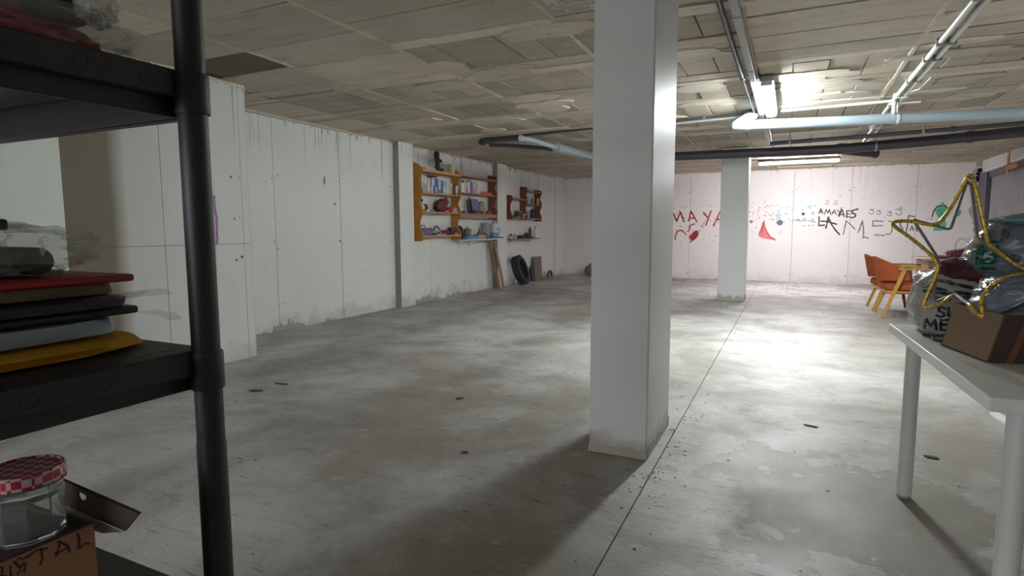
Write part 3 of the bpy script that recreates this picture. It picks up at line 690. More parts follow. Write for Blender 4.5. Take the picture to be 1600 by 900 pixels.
T2 = (2.10, 1.805, 1.45)
u3 = thing('wall_shelf', 'red-brown wall shelf joined to the right side of the orange one', 'wall shelf', (LX, 9.4, 1.35))
panel(u3, 10.075, 1.355, 2.20, T2, MAHO, crown=.05)
for z in T2: board(u3, 8.712, 10.075, z, MAHL)
obj('apron', MB().box((LX+.17, 8.712, 1.375), (LX+.185, 10.075, 1.43)), MAHL, u3)
u5 = thing('wall_shelf', 'small stepped dark red-brown wall shelf past the second wall pier', 'wall shelf', (LX, 11.5, 1.35))
panel(u5, 10.78, 1.37, 1.87, (1.80, 1.40), MAHO, amp=.05, crown=.03); panel(u5, 11.545, 1.37, 2.08, (1.80, 2.0, 1.40), MAHO, amp=.04, crown=.02); panel(u5, 12.335, 1.34, 2.06, (2.0, 1.71, 1.40), MAHO, amp=.05, crown=.06)
board(u5, 10.80, 11.545, 1.805, MAHL); board(u5, 11.565, 12.335, 1.995, MAHL); board(u5, 11.565, 12.335, 1.715, MAHL); board(u5, 10.80, 12.335, 1.405, MAHL)
def bracket_shelf(label, y0, y1, ztop, d, mat, ys, name='shelf_board'):
    t = thing(name, label, 'shelf', (LX, (y0+y1)/2, ztop-.02))
    obj('plank', MB().box((LX+.003, y0, ztop-.02), (LX+d, y1, ztop)), mat, t, bev=.002)
    for y in ys:
        b2 = MB().box((LX+.003, y-.012, ztop-.20), (LX+.010, y+.012, ztop-.0205)).box((LX+.010, y-.010, ztop-.027), (LX+d*.8, y+.010, ztop-.0205)); b2.beam((LX+.008, y, ztop-.15), (LX+d*.6, y, ztop-.027), .006, .012, (0,1,0))
        obj('bracket', b2, C((.80, .80, .78), .4), t)
    return t
bracket_shelf('white shelf board full of household things, on white brackets', 8.74, 10.28, .995, .25, WHITEL, (8.95, 9.35, 9.85, 10.2))
bracket_shelf('raw brown shelf board on white brackets past the second pier', 10.76, 12.25, .968, .2, C((.30, .19, .11), .7), (10.95, 11.35, 11.85))

# --- books
def book(y, z, th, h, dep, cols, label, group=None, lean=0, band=None):
    c, pc = cols; x0 = LX+.02; t = thing('book', label, 'book', (x0, y, z), group)
    R = Matrix.Rotation(lean, 3, 'X')
    f = lambda pts: [tuple(Vector((x0, y, z))+R @ (Vector(p)-Vector((x0, y, z)))) for p in pts]
    cv = MB(); th -= .002
    cv.box((x0, y, z), (x0+dep, y+.003, z+h)).box((x0, y+th-.003, z), (x0+dep, y+th, z+h)).box((x0+dep-.003, y, z), (x0+dep+.003, y+th, z+h))
    cv.v = [Vector(p) for p in f(cv.v)]; obj('cover', cv, C(c, .45), t, smooth=0)
    pg = MB().box((x0+.004, y+.003, z+.004), (x0+dep-.003, y+th-.003, z+h-.004)); pg.v = [Vector(p) for p in f(pg.v)]; obj('pages', pg, C((.66, .62, .52), .8), t, smooth=0)
    if pc:
        bd = MB().box((x0+dep+.003, y+.001, z+h*pc[1]), (x0+dep+.0042, y+th-.001, z+h*pc[2])); bd.v = [Vector(p) for p in f(bd.v)]; obj('spine_label', bd, C(pc[0], .5), t, smooth=0)
    return t
G1 = None
W_ = (.62, .63, .64)
B1 = [(7.585,.07,.262,(.36,.36,.42),((.56,.56,.60),.55,.95),'tall grey and white volume first in the row on the orange shelf'),
 (7.66,.075,.258,(.33,.34,.40),((.60,.60,.64),.5,.95),'second tall grey and white volume, beside the first on the orange shelf'),
 (7.745,.045,.235,(.62,.42,.25),((.70,.60,.48),.1,.6),'cream and orange spined book in the orange shelf row'),
 (7.80,.035,.225,(.66,.60,.50),None,'thin cream book right of the orange-cream spine'),
 (7.845,.025,.24,(.06,.06,.09),((.5,.5,.55),.1,.4),'thin black book standing in the orange shelf row'),
 (7.875,.03,.23,(.66,.68,.72),None,'slim white book right of the thin black one'),
 (7.91,.055,.238,(.46,.50,.62),((.10,.10,.22),.02,.5),'pale blue book with dark foot in the orange shelf row'),
 (7.975,.05,.245,(.09,.09,.34),((.45,.48,.66),.05,.42),'violet blue book with pale label on the orange shelf'),
 (8.035,.035,.235,(.13,.15,.42),None,'plain deep blue book next to the violet one'),
 (8.08,.065,.23,(.50,.62,.66),((.12,.2,.3),.05,.3),'pale cyan book mid row on the orange shelf'),
 (8.16,.045,.22,(.02,.20,.20),None,'dark teal book mid row on the orange shelf'),
 (8.215,.07,.215,(.34,.50,.62),((.66,.70,.74),.1,.5),'sky blue and white book right of the teal one'),
 (8.30,.06,.21,(.56,.60,.66),None,'pale grey-blue book before the white ones'),
 (8.37,.04,.205,(.70,.70,.70),None,'narrow bright white book toward the row end'),
 (8.42,.075,.20,(.46,.39,.25),((.62,.58,.42),.6,.95),'thick tan book toward the end of the orange shelf row'),
 (8.51,.05,.17,(.10,.03,.05),None,'short dark maroon book near the end of the orange shelf row'),
 (8.565,.04,.165,(.02,.05,.03),None,'short near-black green book near the end of the orange shelf row'),
 (8.615,.06,.16,(.60,.64,.56),((.2,.3,.25),.1,.3),'short pale book last in the orange shelf row')]
for (y, th, h, c, pc, lab) in B1: book(y, 1.745, th, h, .13, (c, pc), lab)
def flatbook(x0, x1, y0, y1, z, th, c, label):
    t = thing('book', label, 'book', ((x0+x1)/2, (y0+y1)/2, z))
    obj('cover', MB().box((x0, y0, z), (x1, y1, z+.003)).box((x0, y0, z+th-.003), (x1, y1, z+th)).box((x1-.003, y0, z), (x1, y1, z+th)), C(c, .5), t, smooth=0)
    obj('pages', MB().box((x0+.003, y0+.004, z+.003), (x1-.0035, y1-.004, z+th-.003)), C((.62, .60, .52), .8), t, smooth=0); return t
flatbook(LX+.03, LX+.15, 7.78, 8.05, 1.745+.2625, .016, (.05,.04,.04), 'dark book lying flat on top of the book row')
flatbook(LX+.03, LX+.16, 7.68, 8.02, 2.0805, .03, (.30,.34,.42), 'blue-grey book lying on the top pine shelf, lower of two')
flatbook(LX+.03, LX+.15, 7.70, 8.00, 2.1110, .028, (.66,.68,.66), 'white book lying on the top pine shelf, upper of two')
B2 = [(8.80,.10,.215,(.64,.64,.66),((.06,.09,.14),.78,1.0),'white binder with dark top at the start of the red-brown shelf'),
 (8.905,.045,.21,(.60,.56,.55),None,'off-white book right of the white binder'),
 (8.955,.05,.185,(.52,.22,.22),((.66,.6,.58),.55,.98),'book with red lower half on the red-brown shelf'),
 (9.02,.09,.225,(.56,.60,.72),((.05,.07,.12),.9,1.0),'pale lilac-blue book on the red-brown shelf'),
 (9.115,.04,.215,(.06,.08,.26),None,'slim navy book on the red-brown shelf'),
 (9.16,.06,.205,(.28,.24,.36),None,'dusky purple book beside the navy one'),
 (9.23,.08,.205,(.52,.36,.34),((.66,.56,.54),.5,.9),'dusty pink book on the red-brown shelf'),
 (9.315,.06,.20,(.56,.42,.40),None,'second, paler pink book on the red-brown shelf'),
 (9.38,.08,.20,(.66,.62,.60),None,'cream book last of the standing row on the red-brown shelf')]
for (y, th, h, c, pc, lab) in B2: book(y, 1.805, th, h, .13, (c, pc), lab)
flatbook(LX+.05, LX+.17, 9.50, 9.92, 1.8055, .052, (.55,.07,.02), 'orange-red book lying flat on the red-brown shelf')

# --- things on the top pine shelf
fg = thing('figurine', 'dark brown carved standing figurine on top of the pine shelf', 'figurine', (LX+.10, 8.13, 2.0805))
DB = C((.06, .026, .015), .45, bump=.2); c0 = Vector((LX+.10, 8.13, 2.0805))
body = MB(); prof = [(.050, 0), (.062, .012), (.055, .05), (.046, .09), (.040, .13), (.034, .165), (.046, .195), (.050, .22), (.034, .243), (.018, .255), (.017, .27)]
body.lathe(c0, prof, 16, squash=.8); obj('body', body, DB, fg)
hd = MB().lathe(c0+Vector((0, -.004, .262)), [(.014, 0), (.03, .012), (.038, .035), (.036, .055), (.022, .072), (.006, .078)], 14); obj('head', hd, DB, fg)
obj('hair', MB().lathe(c0+Vector((-.006, -.008, .285)), [(.036, -.05), (.046, -.03), (.046, .02), (.036, .052), (.012, .066)], 12), C((.03, .014, .01), .7), fg)
for s in (-1, 1):
    obj('arm', MB().tube(smoothpath([c0+Vector((0, s*.045, .225)), c0+Vector((.035, s*.062, .18)), c0+Vector((.05, s*.02, .16+.05*(s > 0)))], 4), .013, 8), DB, fg)
cn = thing('candle', 'cream pillar candle on top of the pine shelf by the right panel', 'candle', (LX+.12, 8.545, 2.0805))
obj('wax', MB().lathe((LX+.12, 8.545, 2.0805), [(.047, 0), (.05, .004), (.05, .165), (.047, .175), (.042, .17)], 20), C((.62, .54, .36), .5), cn); obj('wick', MB().tube([(LX+.12, 8.545, 2.24), (LX+.12, 8.547, 2.268)], .002, 6), BLKD, cn)
solo('tumbler', MB().lathe((LX+.10, 8.29, 2.0805), [(.030, 0), (.036, .06), (.038, .09), (.034, .09), (.029, .006)], 16), C((.12, .11, .11), .4), 'small dark grey tumbler between figurine and candle', 'cup', (LX+.10, 8.29, 2.0805))
# --- third pine shelf
def can(name, label, cat, c, r, h, body, cap, caph=.03, capr=None):
    t = thing(name, label, cat, c); c = Vector(c); capr = capr or r*.72
    obj('body', MB().lathe(c, [(r*.94, 0), (r, .006), (r, h*.9), (r*.8, h*.97), (r*.6, h)], 16), body, t)
    obj('cap', MB().lathe(c+Vector((0,0,h-.002)), [(capr, 0), (capr, caph*.8), (capr*.8, caph)], 14), cap, t); return t
can('spray_can', 'silver spray can with black cap on the third pine shelf', 'can', (LX+.13, 7.61, 1.4505), .034, .15, C((.42, .43, .44), .35, metal=.4), C((.02, .02, .02), .4), .045)
ck = thing('alarm_clock', 'round alarm clock standing on the third pine shelf', 'clock', (LX+.11, 7.735, 1.4505)); c0 = Vector((LX+.11, 7.735, 1.515))
obj('case', MB().lathe(c0-Vector((.0, .018, 0)), [(.048, 0), (.056, .006), (.056, .03), (.05, .036)], 22, axis=(.25, 1, 0)), C((.08, .08, .09), .4), ck)
obj('dial', MB().lathe(c0+Vector((.034, -.022, 0))*.6, [(.043, 0), (.043, .006)], 20, axis=(.8, -.6, .05)), C((.62, .46, .40), .5), ck)
for s in (-1, 1): obj('foot', MB().tube([c0+Vector((0, s*.03, -.045)), c0+Vector((0, s*.042, -.064))], .006, 8), STEEL, ck)
def softbox(name, label, cat, a, b2, mat, r=.012, group=None):
    return solo(name, MB().box(a, b2), mat, label, cat, ((a[0]+b2[0])/2, (a[1]+b2[1])/2, a[2]), group, bev=r)
softbox('flat_case', 'flat blue case on the third pine shelf beside the clock', 'case', (LX+.07, 7.80, 1.4505), (LX+.17, 7.93, 1.482), C((.10, .16, .30), .5), .006)
softbox('soap_box', 'tiny white box at the clock foot on the third pine shelf', 'box', (LX+.152, 7.675, 1.4505), (LX+.185, 7.76, 1.478), C((.55, .58, .60), .5), .004)
def lump(c, rad, seed, amp=.22, fr=2.2, nu=22, nv=14, rot=0, flat=None, sq=1.0):
    c = Vector(c); m = MB()
    def fn(u, v):
        a, e = 2*PI*u, PI*(v*.98+.01)-PI/2
        ca, sa, ce = math.cos(a), math.sin(a), abs(math.cos(e))**sq; sp = min(1, sq*1.0)
        d = Vector((math.copysign(abs(ca)**sp, ca)*ce, math.copysign(abs(sa)**sp, sa)*ce, math.copysign(abs(math.sin(e))**sq, math.sin(e))))
        n_ = noise.fractal(d*fr+Vector((seed*3.1, seed, 0)), .9, 2.2, 4)
        q = d*(1+amp*n_); q = Vector((q.x*rad[0], q.y*rad[1], q.z*rad[2])); q = Matrix.Rotation(rot, 3, 'Z') @ q
        p = c+q
        if flat is not None and p.z < flat: p.z = flat
        return p
    m.grid(nu, nv, fn, True)
    n = nu; m.f.append(tuple(i*nv for i in range(nu))); m.f.append(tuple(i*nv+nv-1 for i in reversed(range(nu)))); return m
rb = thing('backpack', 'small burgundy backpack slumped on the third pine shelf', 'bag', (LX+.10, 8.24, 1.4505))
obj('body', lump((LX+.10, 8.22, 1.55), (.075, .125, .115), 4, .25, flat=1.4505), C((.13, .018, .035), .55, bump=.3), rb)
obj('flap', lump((LX+.13, 8.30, 1.615), (.05, .07, .07), 9, .3), C((.20, .03, .06), .5), rb)
obj('strap', MB().tube(smoothpath([(LX+.14, 8.33, 1.68), (LX+.17, 8.38, 1.62), (LX+.16, 8.36, 1.53)], 5), .008, 8), C((.5, .45, .45), .6), rb)
solo('cap', lump((LX+.12, 8.445, 1.495), (.05, .075, .05), 3, .2, flat=1.4505), C((.40, .03, .035), .6), 'red cloth cap beside the burgundy backpack', 'cap', (LX+.12, 8.445, 1.4505))
solo('sponge', lump((LX+.15, 8.33, 1.468), (.025, .035, .018), 2, .1, flat=1.4505), C((.55, .50, .46), .7), 'small pale sponge in front of the burgundy backpack', 'sponge', (LX+.15, 8.33, 1.4505))
hm = thing('helmet', 'pale grey helmet at the right end of the third pine shelf', 'helmet', (LX+.11, 8.60, 1.4505))
obj('shell', MB().lathe((LX+.11, 8.60, 1.452), [(.078, 0), (.078, .02), (.07, .055), (.045, .082), (.012, .092)], 20), C((.48, .46, .38), .45), hm); obj('strap', MB().tube([(LX+.185, 8.56, 1.46), (LX+.188, 8.60, 1.50), (LX+.183, 8.64, 1.47)], .004, 6), BLKD, hm)
# --- bottom pine shelf
tb = thing('toolbox', 'blue toolbox with a folding handle on the lowest pine shelf', 'toolbox', (LX+.11, 7.70, 1.0755))
BLB = C((.065, .085, .26), .45)
obj('body', MB().prism([(7.585, 1.0755), (7.835, 1.0755), (7.85, 1.17), (7.57, 1.17)], .12, lambda y, z, t: (LX+.05+t, y, z)), BLB, tb, bev=.006)
obj('lid', MB().box((LX+.046, 7.568, 1.171), (LX+.174, 7.852, 1.195)), BLB, tb, bev=.006)
obj('handle', MB().tube([(LX+.11, 7.61, 1.195), (LX+.11, 7.61, 1.232), (LX+.11, 7.72, 1.232), (LX+.11, 7.72, 1.195)], .007, 8), C((.05, .05, .10), .5), tb)
obj('red_mark', MB().prism([(7.70, 1.10), (7.745, 1.11), (7.765, 1.15), (7.72, 1.165)], .003, lambda y, z, t: (LX+.1745+t-.004, y, z)), C((.5, .03, .05), .5), tb, smooth=0)
mg = thing('hand_vacuum', 'dark hose ring with a silver knob on the lowest pine shelf', 'appliance', (LX+.11, 8.05, 1.0755))
ring = [(LX+.11, 8.06+.075*math.cos(t), 1.155+.06*math.sin(t)) for t in [PI*1.05-2*PI*.72*k/16 for k in range(17)]]
obj('hose', MB().tube(ring, .013, 10), C((.04, .04, .05), .5), mg); obj('knob', MB().lathe((LX+.13, 8.06, 1.15), [(.02, -.01), (.026, 0), (.02, .02)], 12, axis=(1, 0, 0)), C((.6, .6, .6), .3), mg); obj('foot', MB().box((LX+.06, 7.90, 1.0755), (LX+.15, 8.02, 1.105)), C((.05, .05, .06), .5), mg, bev=.008)
ir = thing('iron', 'red white and black travel iron lying on the lowest pine shelf', 'iron', (LX+.13, 8.18, 1.0755))
sole = [(8.03, 0), (8.05, .055), (8.20, .05), (8.36, 0), (8.20, -.05), (8.05, -.055)]
obj('soleplate', MB().prism(sole, .012, lambda y, x, t: (LX+.135+x*.7, y, 1.0755+t)), C((.7, .7, .7), .25, metal=.7), ir); obj('body', MB().prism([(y*.9+.819, x*.85) for y, x in sole], .028, lambda y, x, t: (LX+.135+x*.7, y, 1.088+t)), C((.5, .02, .05), .4), ir, bev=.006); obj('grip', MB().tube(smoothpath([(LX+.135, 8.07, 1.115), (LX+.135, 8.11, 1.15), (LX+.135, 8.24, 1.14), (LX+.135, 8.29, 1.115)], 4), .010, 8), C((.03, .03, .03), .5), ir)
solo('scarf', lump((LX+.10, 8.36, 1.10), (.05, .12, .045), 6, .5, 3.2, flat=1.0755), C((.16, .03, .08), .8, bump=.4), 'crumpled purple-red scarf on the lowest pine shelf', 'scarf', (LX+.10, 8.36, 1.0755))
softbox('speaker_cube', 'small black cube box by the right panel of the lowest pine shelf', 'box', (LX+.04, 8.51, 1.0755), (LX+.12, 8.66, 1.20), C((.025, .027, .035), .5), .008)
solo('computer_mouse', lump((LX+.165, 8.575, 1.092), (.03, .055, .019), 1, .05, flat=1.0755), C((.38, .40, .44), .4), 'light grey rounded gadget before the small black cube box', 'gadget', (LX+.165, 8.575, 1.0755))
# --- red-brown shelf, lower board
cs = thing('candlestick', 'slim dark wooden candlestick on the lower red-brown shelf', 'candlestick', (LX+.14, 9.09, 1.4505))
obj('stem', MB().lathe((LX+.14, 9.09, 1.4505), [(.010, .01), (.009, .1), (.012, .14), (.008, .2), (.009, .29), (.016, .30)], 12), C((.10, .02, .03), .4), cs); obj('foot', MB().lathe((LX+.14, 9.09, 1.4505), [(.045, 0), (.04, .008), (.015, .016)], 16), C((.10, .02, .03), .4), cs)
pf = thing('picture_book', 'upright book with a blue cover panel on the lower red-brown shelf', 'book', (LX+.12, 9.33, 1.4505))
Rp = Matrix.Rotation(-.16, 3, 'Y'); o_ = Vector((LX+.155, 9.33, 1.4505)); 
def tilt(m): m.v = [o_+Rp @ (v-o_) for v in m.v]; return m
obj('cover', tilt(MB().box((LX+.125, 9.19, 1.4505), (LX+.150, 9.47, 1.72))), C((.02, .02, .03), .5), pf); obj('blue_panel', tilt(MB().box((LX+.149, 9.215, 1.52), (LX+.152, 9.455, 1.71))), C((.13, .17, .36), .5), pf); obj('red_panel', tilt(MB().box((LX+.149, 9.215, 1.455), (LX+.153, 9.455, 1.53))), C((.18, .05, .09), .5), pf)
solo('cloth_bag', lump((LX+.09, 9.64, 1.56), (.06, .12, .13), 12, .22, flat=1.4505), C((.30, .30, .25), .7, bump=.3), 'grey-green cloth bag leaning by the red-brown side panel', 'bag', (LX+.09, 9.64, 1.4505))
softbox('game_box', 'flat dark red box before the upright blue book', 'box', (LX+.157, 9.23, 1.4505), (LX+.19, 9.53, 1.50), C((.16, .02, .05), .5), .003)
solo('toy_ball', MB().lathe((LX+.165, 9.60, 1.4505), [(.006, 0), (.022, .006), (.03, .026), (.024, .046), (.006, .054)], 14), C((.60, .45, .03), .5), 'small yellow ball on the lower red-brown shelf', 'ball', (LX+.165, 9.60, 1.4505))
solo('toy_car', MB().prism([(9.66, 1.4505), (9.79, 1.4505), (9.79, 1.48), (9.765, 1.485), (9.745, 1.51), (9.70, 1.51), (9.685, 1.485), (9.66, 1.48)], .035, lambda y, z, t: (LX+.15+t, y, z)), C((.03, .10, .05), .5), 'dark green toy car on the lower red-brown shelf', 'toy', (LX+.15, 9.72, 1.4505), bev=.005)
solo('hand_bell', MB().lathe((LX+.16, 9.845, 1.4505), [(.026, 0), (.022, .01), (.015, .03), (.006, .04), (.006, .07)], 12), C((.50, .38, .20), .5), 'little pale bell at the right end of the lower red-brown shelf', 'bell', (LX+.16, 9.845, 1.4505))
solo('slippers', lump((LX+.16, 8.86, 1.468), (.03, .06, .022), 21, .25, flat=1.4505), C((.06, .05, .05), .7), 'dark lump of cloth at the left end of the lower red-brown shelf', 'cloth', (LX+.16, 8.86, 1.4505))
# --- white board
ZW = .9955
softbox('blue_packet', 'bright blue paper packet at the left end of the white board', 'packet', (LX+.14, 8.85, ZW), (LX+.235, 9.25, ZW+.055), C((.07, .25, .50), .5), .008)
softbox('paper_parcel', 'brown paper parcel on the white board before the pot', 'parcel', (LX+.10, 9.27, ZW), (LX+.22, 9.57, ZW+.075), C((.40, .28, .20), .7), .006)
softbox('griddle_plate', 'flat black griddle on the white board under the pot', 'pan', (LX+.02, 8.92, ZW), (LX+.135, 9.255, ZW+.055), C((.02, .02, .025), .4), .01)
pt = thing('cooking_pot', 'lidded brown cooking pot standing on the black griddle', 'pot', (LX+.08, 9.12, ZW+.0555))
c0 = Vector((LX+.08, 9.12, ZW+.0555)); POT = C((.27, .20, .15), .35)
obj('body', MB().lathe(c0, [(.068, 0), (.074, .008), (.077, .11), (.08, .115)], 24, squash=1), POT, pt); obj('lid', MB().lathe(c0+Vector((0,0,.115)), [(.082, 0), (.08, .008), (.04, .02), (.012, .024)], 24), POT, pt); obj('lid_knob', MB().lathe(c0+Vector((0,0,.138)), [(.006, 0), (.014, .012), (.012, .024)], 12), C((.06, .02, .02), .4), pt)
for s in (-1, 1): obj('handle', MB().tube([c0+Vector((.02, s*.072, .09)), c0+Vector((.02, s*.098, .09)), c0+Vector((-.02, s*.098, .09)), c0+Vector((-.02, s*.072, .09))], .006, 8), C((.06, .03, .02), .4), pt)
fp = thing('frying_pan', 'dark blue frying pan leaning on the orange side panel', 'pan', (LX+.07, 8.83, ZW))
obj('pan', MB().lathe((LX+.07, 8.80, ZW+.125), [(.085, 0), (.11, .02), (.115, .035), (.108, .035), (.08, .006)], 24, axis=(.25, 1, .15)), C((.035, .04, .075), .4), fp)
fn_ = thing('funnel', 'grey plastic funnel right of the cooking pot', 'funnel', (LX+.16, 9.42, ZW+.0755)); obj('cone', MB().lathe((LX+.16, 9.42, ZW+.0755), [(.055, 0), (.055, .008), (.018, .06), (.008, .12)], 18), C((.12, .12, .13), .5), fn_)
jc = thing('storage_jar', 'clear plastic storage canister on the white board', 'canister', (LX+.09, 9.80, ZW)); GP = P('canister_plastic', (.40, .42, .42), .2, .05, alpha=.55)
obj('body', MB().lathe((LX+.09, 9.80, ZW), [(.085, 0), (.088, .01), (.088, .25), (.08, .27)], 22), GP, jc); obj('lid', MB().lathe((LX+.09, 9.80, ZW+.27), [(.084, 0), (.086, .02), (.06, .026)], 22), C((.30, .31, .31), .4), jc); obj('spoon', MB().tube([(LX+.09, 9.80, ZW+.02), (LX+.10, 9.83, ZW+.22)], .01, 8), C((.12, .12, .12), .5), jc)
wj = thing('water_jug', 'white water jug with blue base on the white board by the pier', 'jug', (LX+.12, 10.10, ZW))
c0 = Vector((LX+.12, 10.10, ZW))
obj('body', MB().lathe(c0, [(.085, .0), (.092, .012), (.092, .09), (.092, .24), (.078, .275), (.045, .29)], 24), C((.60, .64, .66), .35), wj); obj('blue_band', MB().lathe(c0, [(.0935, .005), (.094, .02), (.094, .10), (.0935, .11)], 24), C((.10, .33, .52), .4), wj)
obj('lid', MB().lathe(c0+Vector((0,0,.285)), [(.05, 0), (.052, .03), (.03, .045)], 18), C((.66, .68, .68), .4), wj); obj('handle', MB().tube(smoothpath([c0+Vector((.05, .08, .25)), c0+Vector((.07, .125, .2)), c0+Vector((.06, .12, .10)), c0+Vector((.05, .09, .07))], 4), .010, 8), C((.6, .64, .66), .4), wj)
obj('blue_logo', MB().add([c0+Vector((.0945*math.cos(a), .0945*math.sin(a), z)) for z in (.14, .21) for a in (-.45, -.2, .05)], [(0,1,4,3), (1,2,5,4)]), C((.08, .24, .55), .5), wj)
softbox('laptop', 'thin dark folded laptop on the white board front edge', 'laptop', (LX+.16, 9.60, ZW), (LX+.245, 9.95, ZW+.022), C((.02, .02, .025), .4), .004)
solo('tray_lid', MB().prism([(LX+.14, 9.60), (LX+.17, 9.60), (LX+.17, 9.92), (LX+.14, 9.92)], .012, lambda x, y, t: (x, y, ZW+.023+t+(9.92-y)*.22)), C((.03, .03, .04), .5), 'dark lid slanting up from the folded laptop', 'lid', (LX+.15, 9.76, ZW))
softbox('cable_case', 'flat black case at the right end of the white board', 'case', (LX+.215, 9.98, ZW), (LX+.245, 10.26, ZW+.02), C((.02, .02, .03), .5), .004)
# --- small stepped shelf
for i, (y, h, lab) in enumerate(((10.86, .03, 'first tiny white cup on the small shelf upper step'), (10.97, .038, 'second tiny white cup on the small shelf upper step'), (11.08, .03, 'third tiny white cup on the small shelf upper step'), (11.18, .028, 'fourth tiny white cup on the small shelf upper step'))):
    solo('tea_cup', MB().lathe((LX+.15, y, 1.8055), [(.018, 0), (.028, .012), (.034, h), (.03, h), (.02, .01)], 12), C((.68, .68, .66), .3), lab, 'cup', (LX+.15, y, 1.8055), 'tiny cups on the small shelf')
can('bottle', 'grey-teal bottle on the middle step of the small shelf', 'bottle', (LX+.13, 11.91, 1.7155), .03, .11, C((.05, .22, .24), .4), C((.3, .36, .36), .4), .04)
can('bottle', 'bright yellow bottle on the middle step of the small shelf', 'bottle', (LX+.15, 12.20, 1.7155), .03, .115, C((.62, .52, .06), .4), C((.6, .55, .2), .4), .03)
softbox('grey_card', 'pale grey card box behind the teal bottle', 'box', (LX+.02, 11.66, 1.7155), (LX+.08, 11.86, 1.88), C((.36, .36, .36), .6), .003)
softbox('shoe_brush', 'blue brush lying at the left on the small shelf bottom', 'brush', (LX+.14, 10.90, 1.4055), (LX+.18, 11.05, 1.445), C((.05, .08, .30), .5), .01)
solo('black_gloves', lump((LX+.10, 11.15, 1.44), (.05, .10, .045), 31, .4, 3, flat=1.4055), C((.03, .03, .035), .7), 'heap of black gloves on the small shelf bottom', 'gloves', (LX+.10, 11.15, 1.4055))
solo('yellow_knob', MB().lathe((LX+.175, 11.10, 1.4055), [(.01, 0), (.022, .01), (.02, .028), (.008, .034)], 12), C((.55, .42, .02), .5), 'small yellow knob before the black gloves', 'knob', (LX+.175, 11.10, 1.4055))
softbox('brown_box', 'upright brown box against the middle panel of the small shelf', 'box', (LX+.02, 11.27, 1.4055), (LX+.10, 11.50, 1.56), C((.24, .09, .03), .6), .004)
solo('white_scoop', MB().lathe((LX+.16, 11.42, 1.4055), [(.012, 0), (.018, .03), (.05, .085), (.046, .085), (.014, .03)], 14), C((.5, .5, .54), .4), 'pale grey scoop before the upright brown box', 'scoop', (LX+.16, 11.42, 1.4055))
can('bottle', 'navy bottle with pale cap on the small shelf bottom', 'bottle', (LX+.13, 11.95, 1.4055), .055, .20, C((.02, .03, .09), .4), C((.55, .5, .42), .4), .035, .02)
solo('dark_shoe', lump((LX+.11, 12.14, 1.435), (.05, .08, .04), 15, .25, flat=1.4055), C((.04, .03, .03), .6), 'dark shoe-like lump right of the navy bottle', 'shoe', (LX+.11, 12.14, 1.4055))
# --- brown board
ZB = .9685
can('jar', 'white jar with black lid, left one on the brown board', 'jar', (LX+.12, 10.86, ZB), .036, .07, C((.62, .62, .62), .4), C((.03, .03, .03), .4), .028, .034)
can('jar', 'white spray jar with pointed dark nozzle on the brown board', 'jar', (LX+.12, 11.03, ZB), .040, .055, C((.58, .58, .58), .4), C((.10, .10, .10), .4), .04, .014)
solo('tool_roll', lump((LX+.11, 11.33, ZB+.03), (.05, .13, .035), 41, .35, 3, flat=ZB), C((.025, .023, .028), .6), 'long black tool roll on the brown board', 'tool roll', (LX+.11, 11.33, ZB))
solo('angle_grinder', lump((LX+.11, 11.66, ZB+.055), (.05, .08, .065), 44, .45, 3, flat=ZB), C((.03, .028, .03), .5), 'lumpy black power tool on the brown board', 'tool', (LX+.11, 11.66, ZB))
softbox('black_pouch', 'flat black pouch right of the black power tool', 'pouch', (LX+.05, 11.77, ZB), (LX+.16, 11.90, ZB+.035), C((.03, .03, .035), .6), .008)
can('bottle', 'dark tall bottle left of the white bottle on the brown board', 'bottle', (LX+.07, 11.95, ZB), .036, .21, C((.05, .045, .05), .4), C((.03, .03, .03), .4), .035, .018)
db = thing('bottle', 'tall white bottle with dark cap on the brown board', 'bottle', (LX+.14, 12.10, ZB)); c0 = Vector((LX+.14, 12.10, ZB))
obj('body', MB().lathe(c0, [(.045, 0), (.05, .008), (.05, .15), (.042, .19), (.02, .215), (.018, .225)], 18, squash=.7), C((.68, .68, .68), .35), db); obj('cap', MB().lathe(c0+Vector((0,0,.223)), [(.02, 0), (.02, .025), (.014, .032)], 14), C((.08, .06, .06), .4), db); obj('handle', MB().tube(smoothpath([c0+Vector((0, .045, .06)), c0+Vector((0, .075, .10)), c0+Vector((0, .06, .17))], 4), .009, 8), C((.66, .66, .66), .35), db)

# ================================================================== AGAINST THE LEFT WALL, ON THE FLOOR
for (y0, y1, x0, x1, wd, th, c, lab) in ((10.20, 10.02, LX+.16, LX+.055, .10, .022, (.19, .115, .07), 'dark plank leaning under the right end of the white board'), (10.36, 10.19, LX+.20, LX+.07, .055, .03, (.34, .225, .13), 'lighter narrow plank leaning beside the dark plank')):
    solo('plank', MB().beam((x0, y0, .004), (x1, y1, .935), wd, th, (1, 0, 0)), C(c, .7, bump=.2), lab, 'plank', (x0, y0, 0), bev=.002)
ty = thing('tyre', 'worn black car tyre leaning on the left wall', 'tyre', (LX+.25, 11.08, 0))
ax = Vector((.93, .12, .33)).normalized(); R0t = .305; wdt = .185; c0 = Vector((LX+.235, 11.08, .300+.028))
prof = [(.228, -wdt*.44), (.258, -wdt*.5), (.287, -wdt*.47), (R0t, -wdt*.36), (R0t+.003, 0), (R0t, wdt*.36), (.287, wdt*.47), (.258, wdt*.5), (.228, wdt*.44), (.215, wdt*.40), (.222, wdt*.32), (.275, wdt*.2), (.28, 0), (.275, -wdt*.2), (.222, -wdt*.32), (.215, -wdt*.40), (.228, -wdt*.44)]
tm_ = MB(); az = ax; a1 = az.orthogonal().normalized(); a2 = az.cross(a1); n = 40
for (r, z) in prof:
    for k in range(n): t = 2*PI*k/n; tm_.v.append(c0+az*z+(a1*math.cos(t)+a2*math.sin(t))*r)
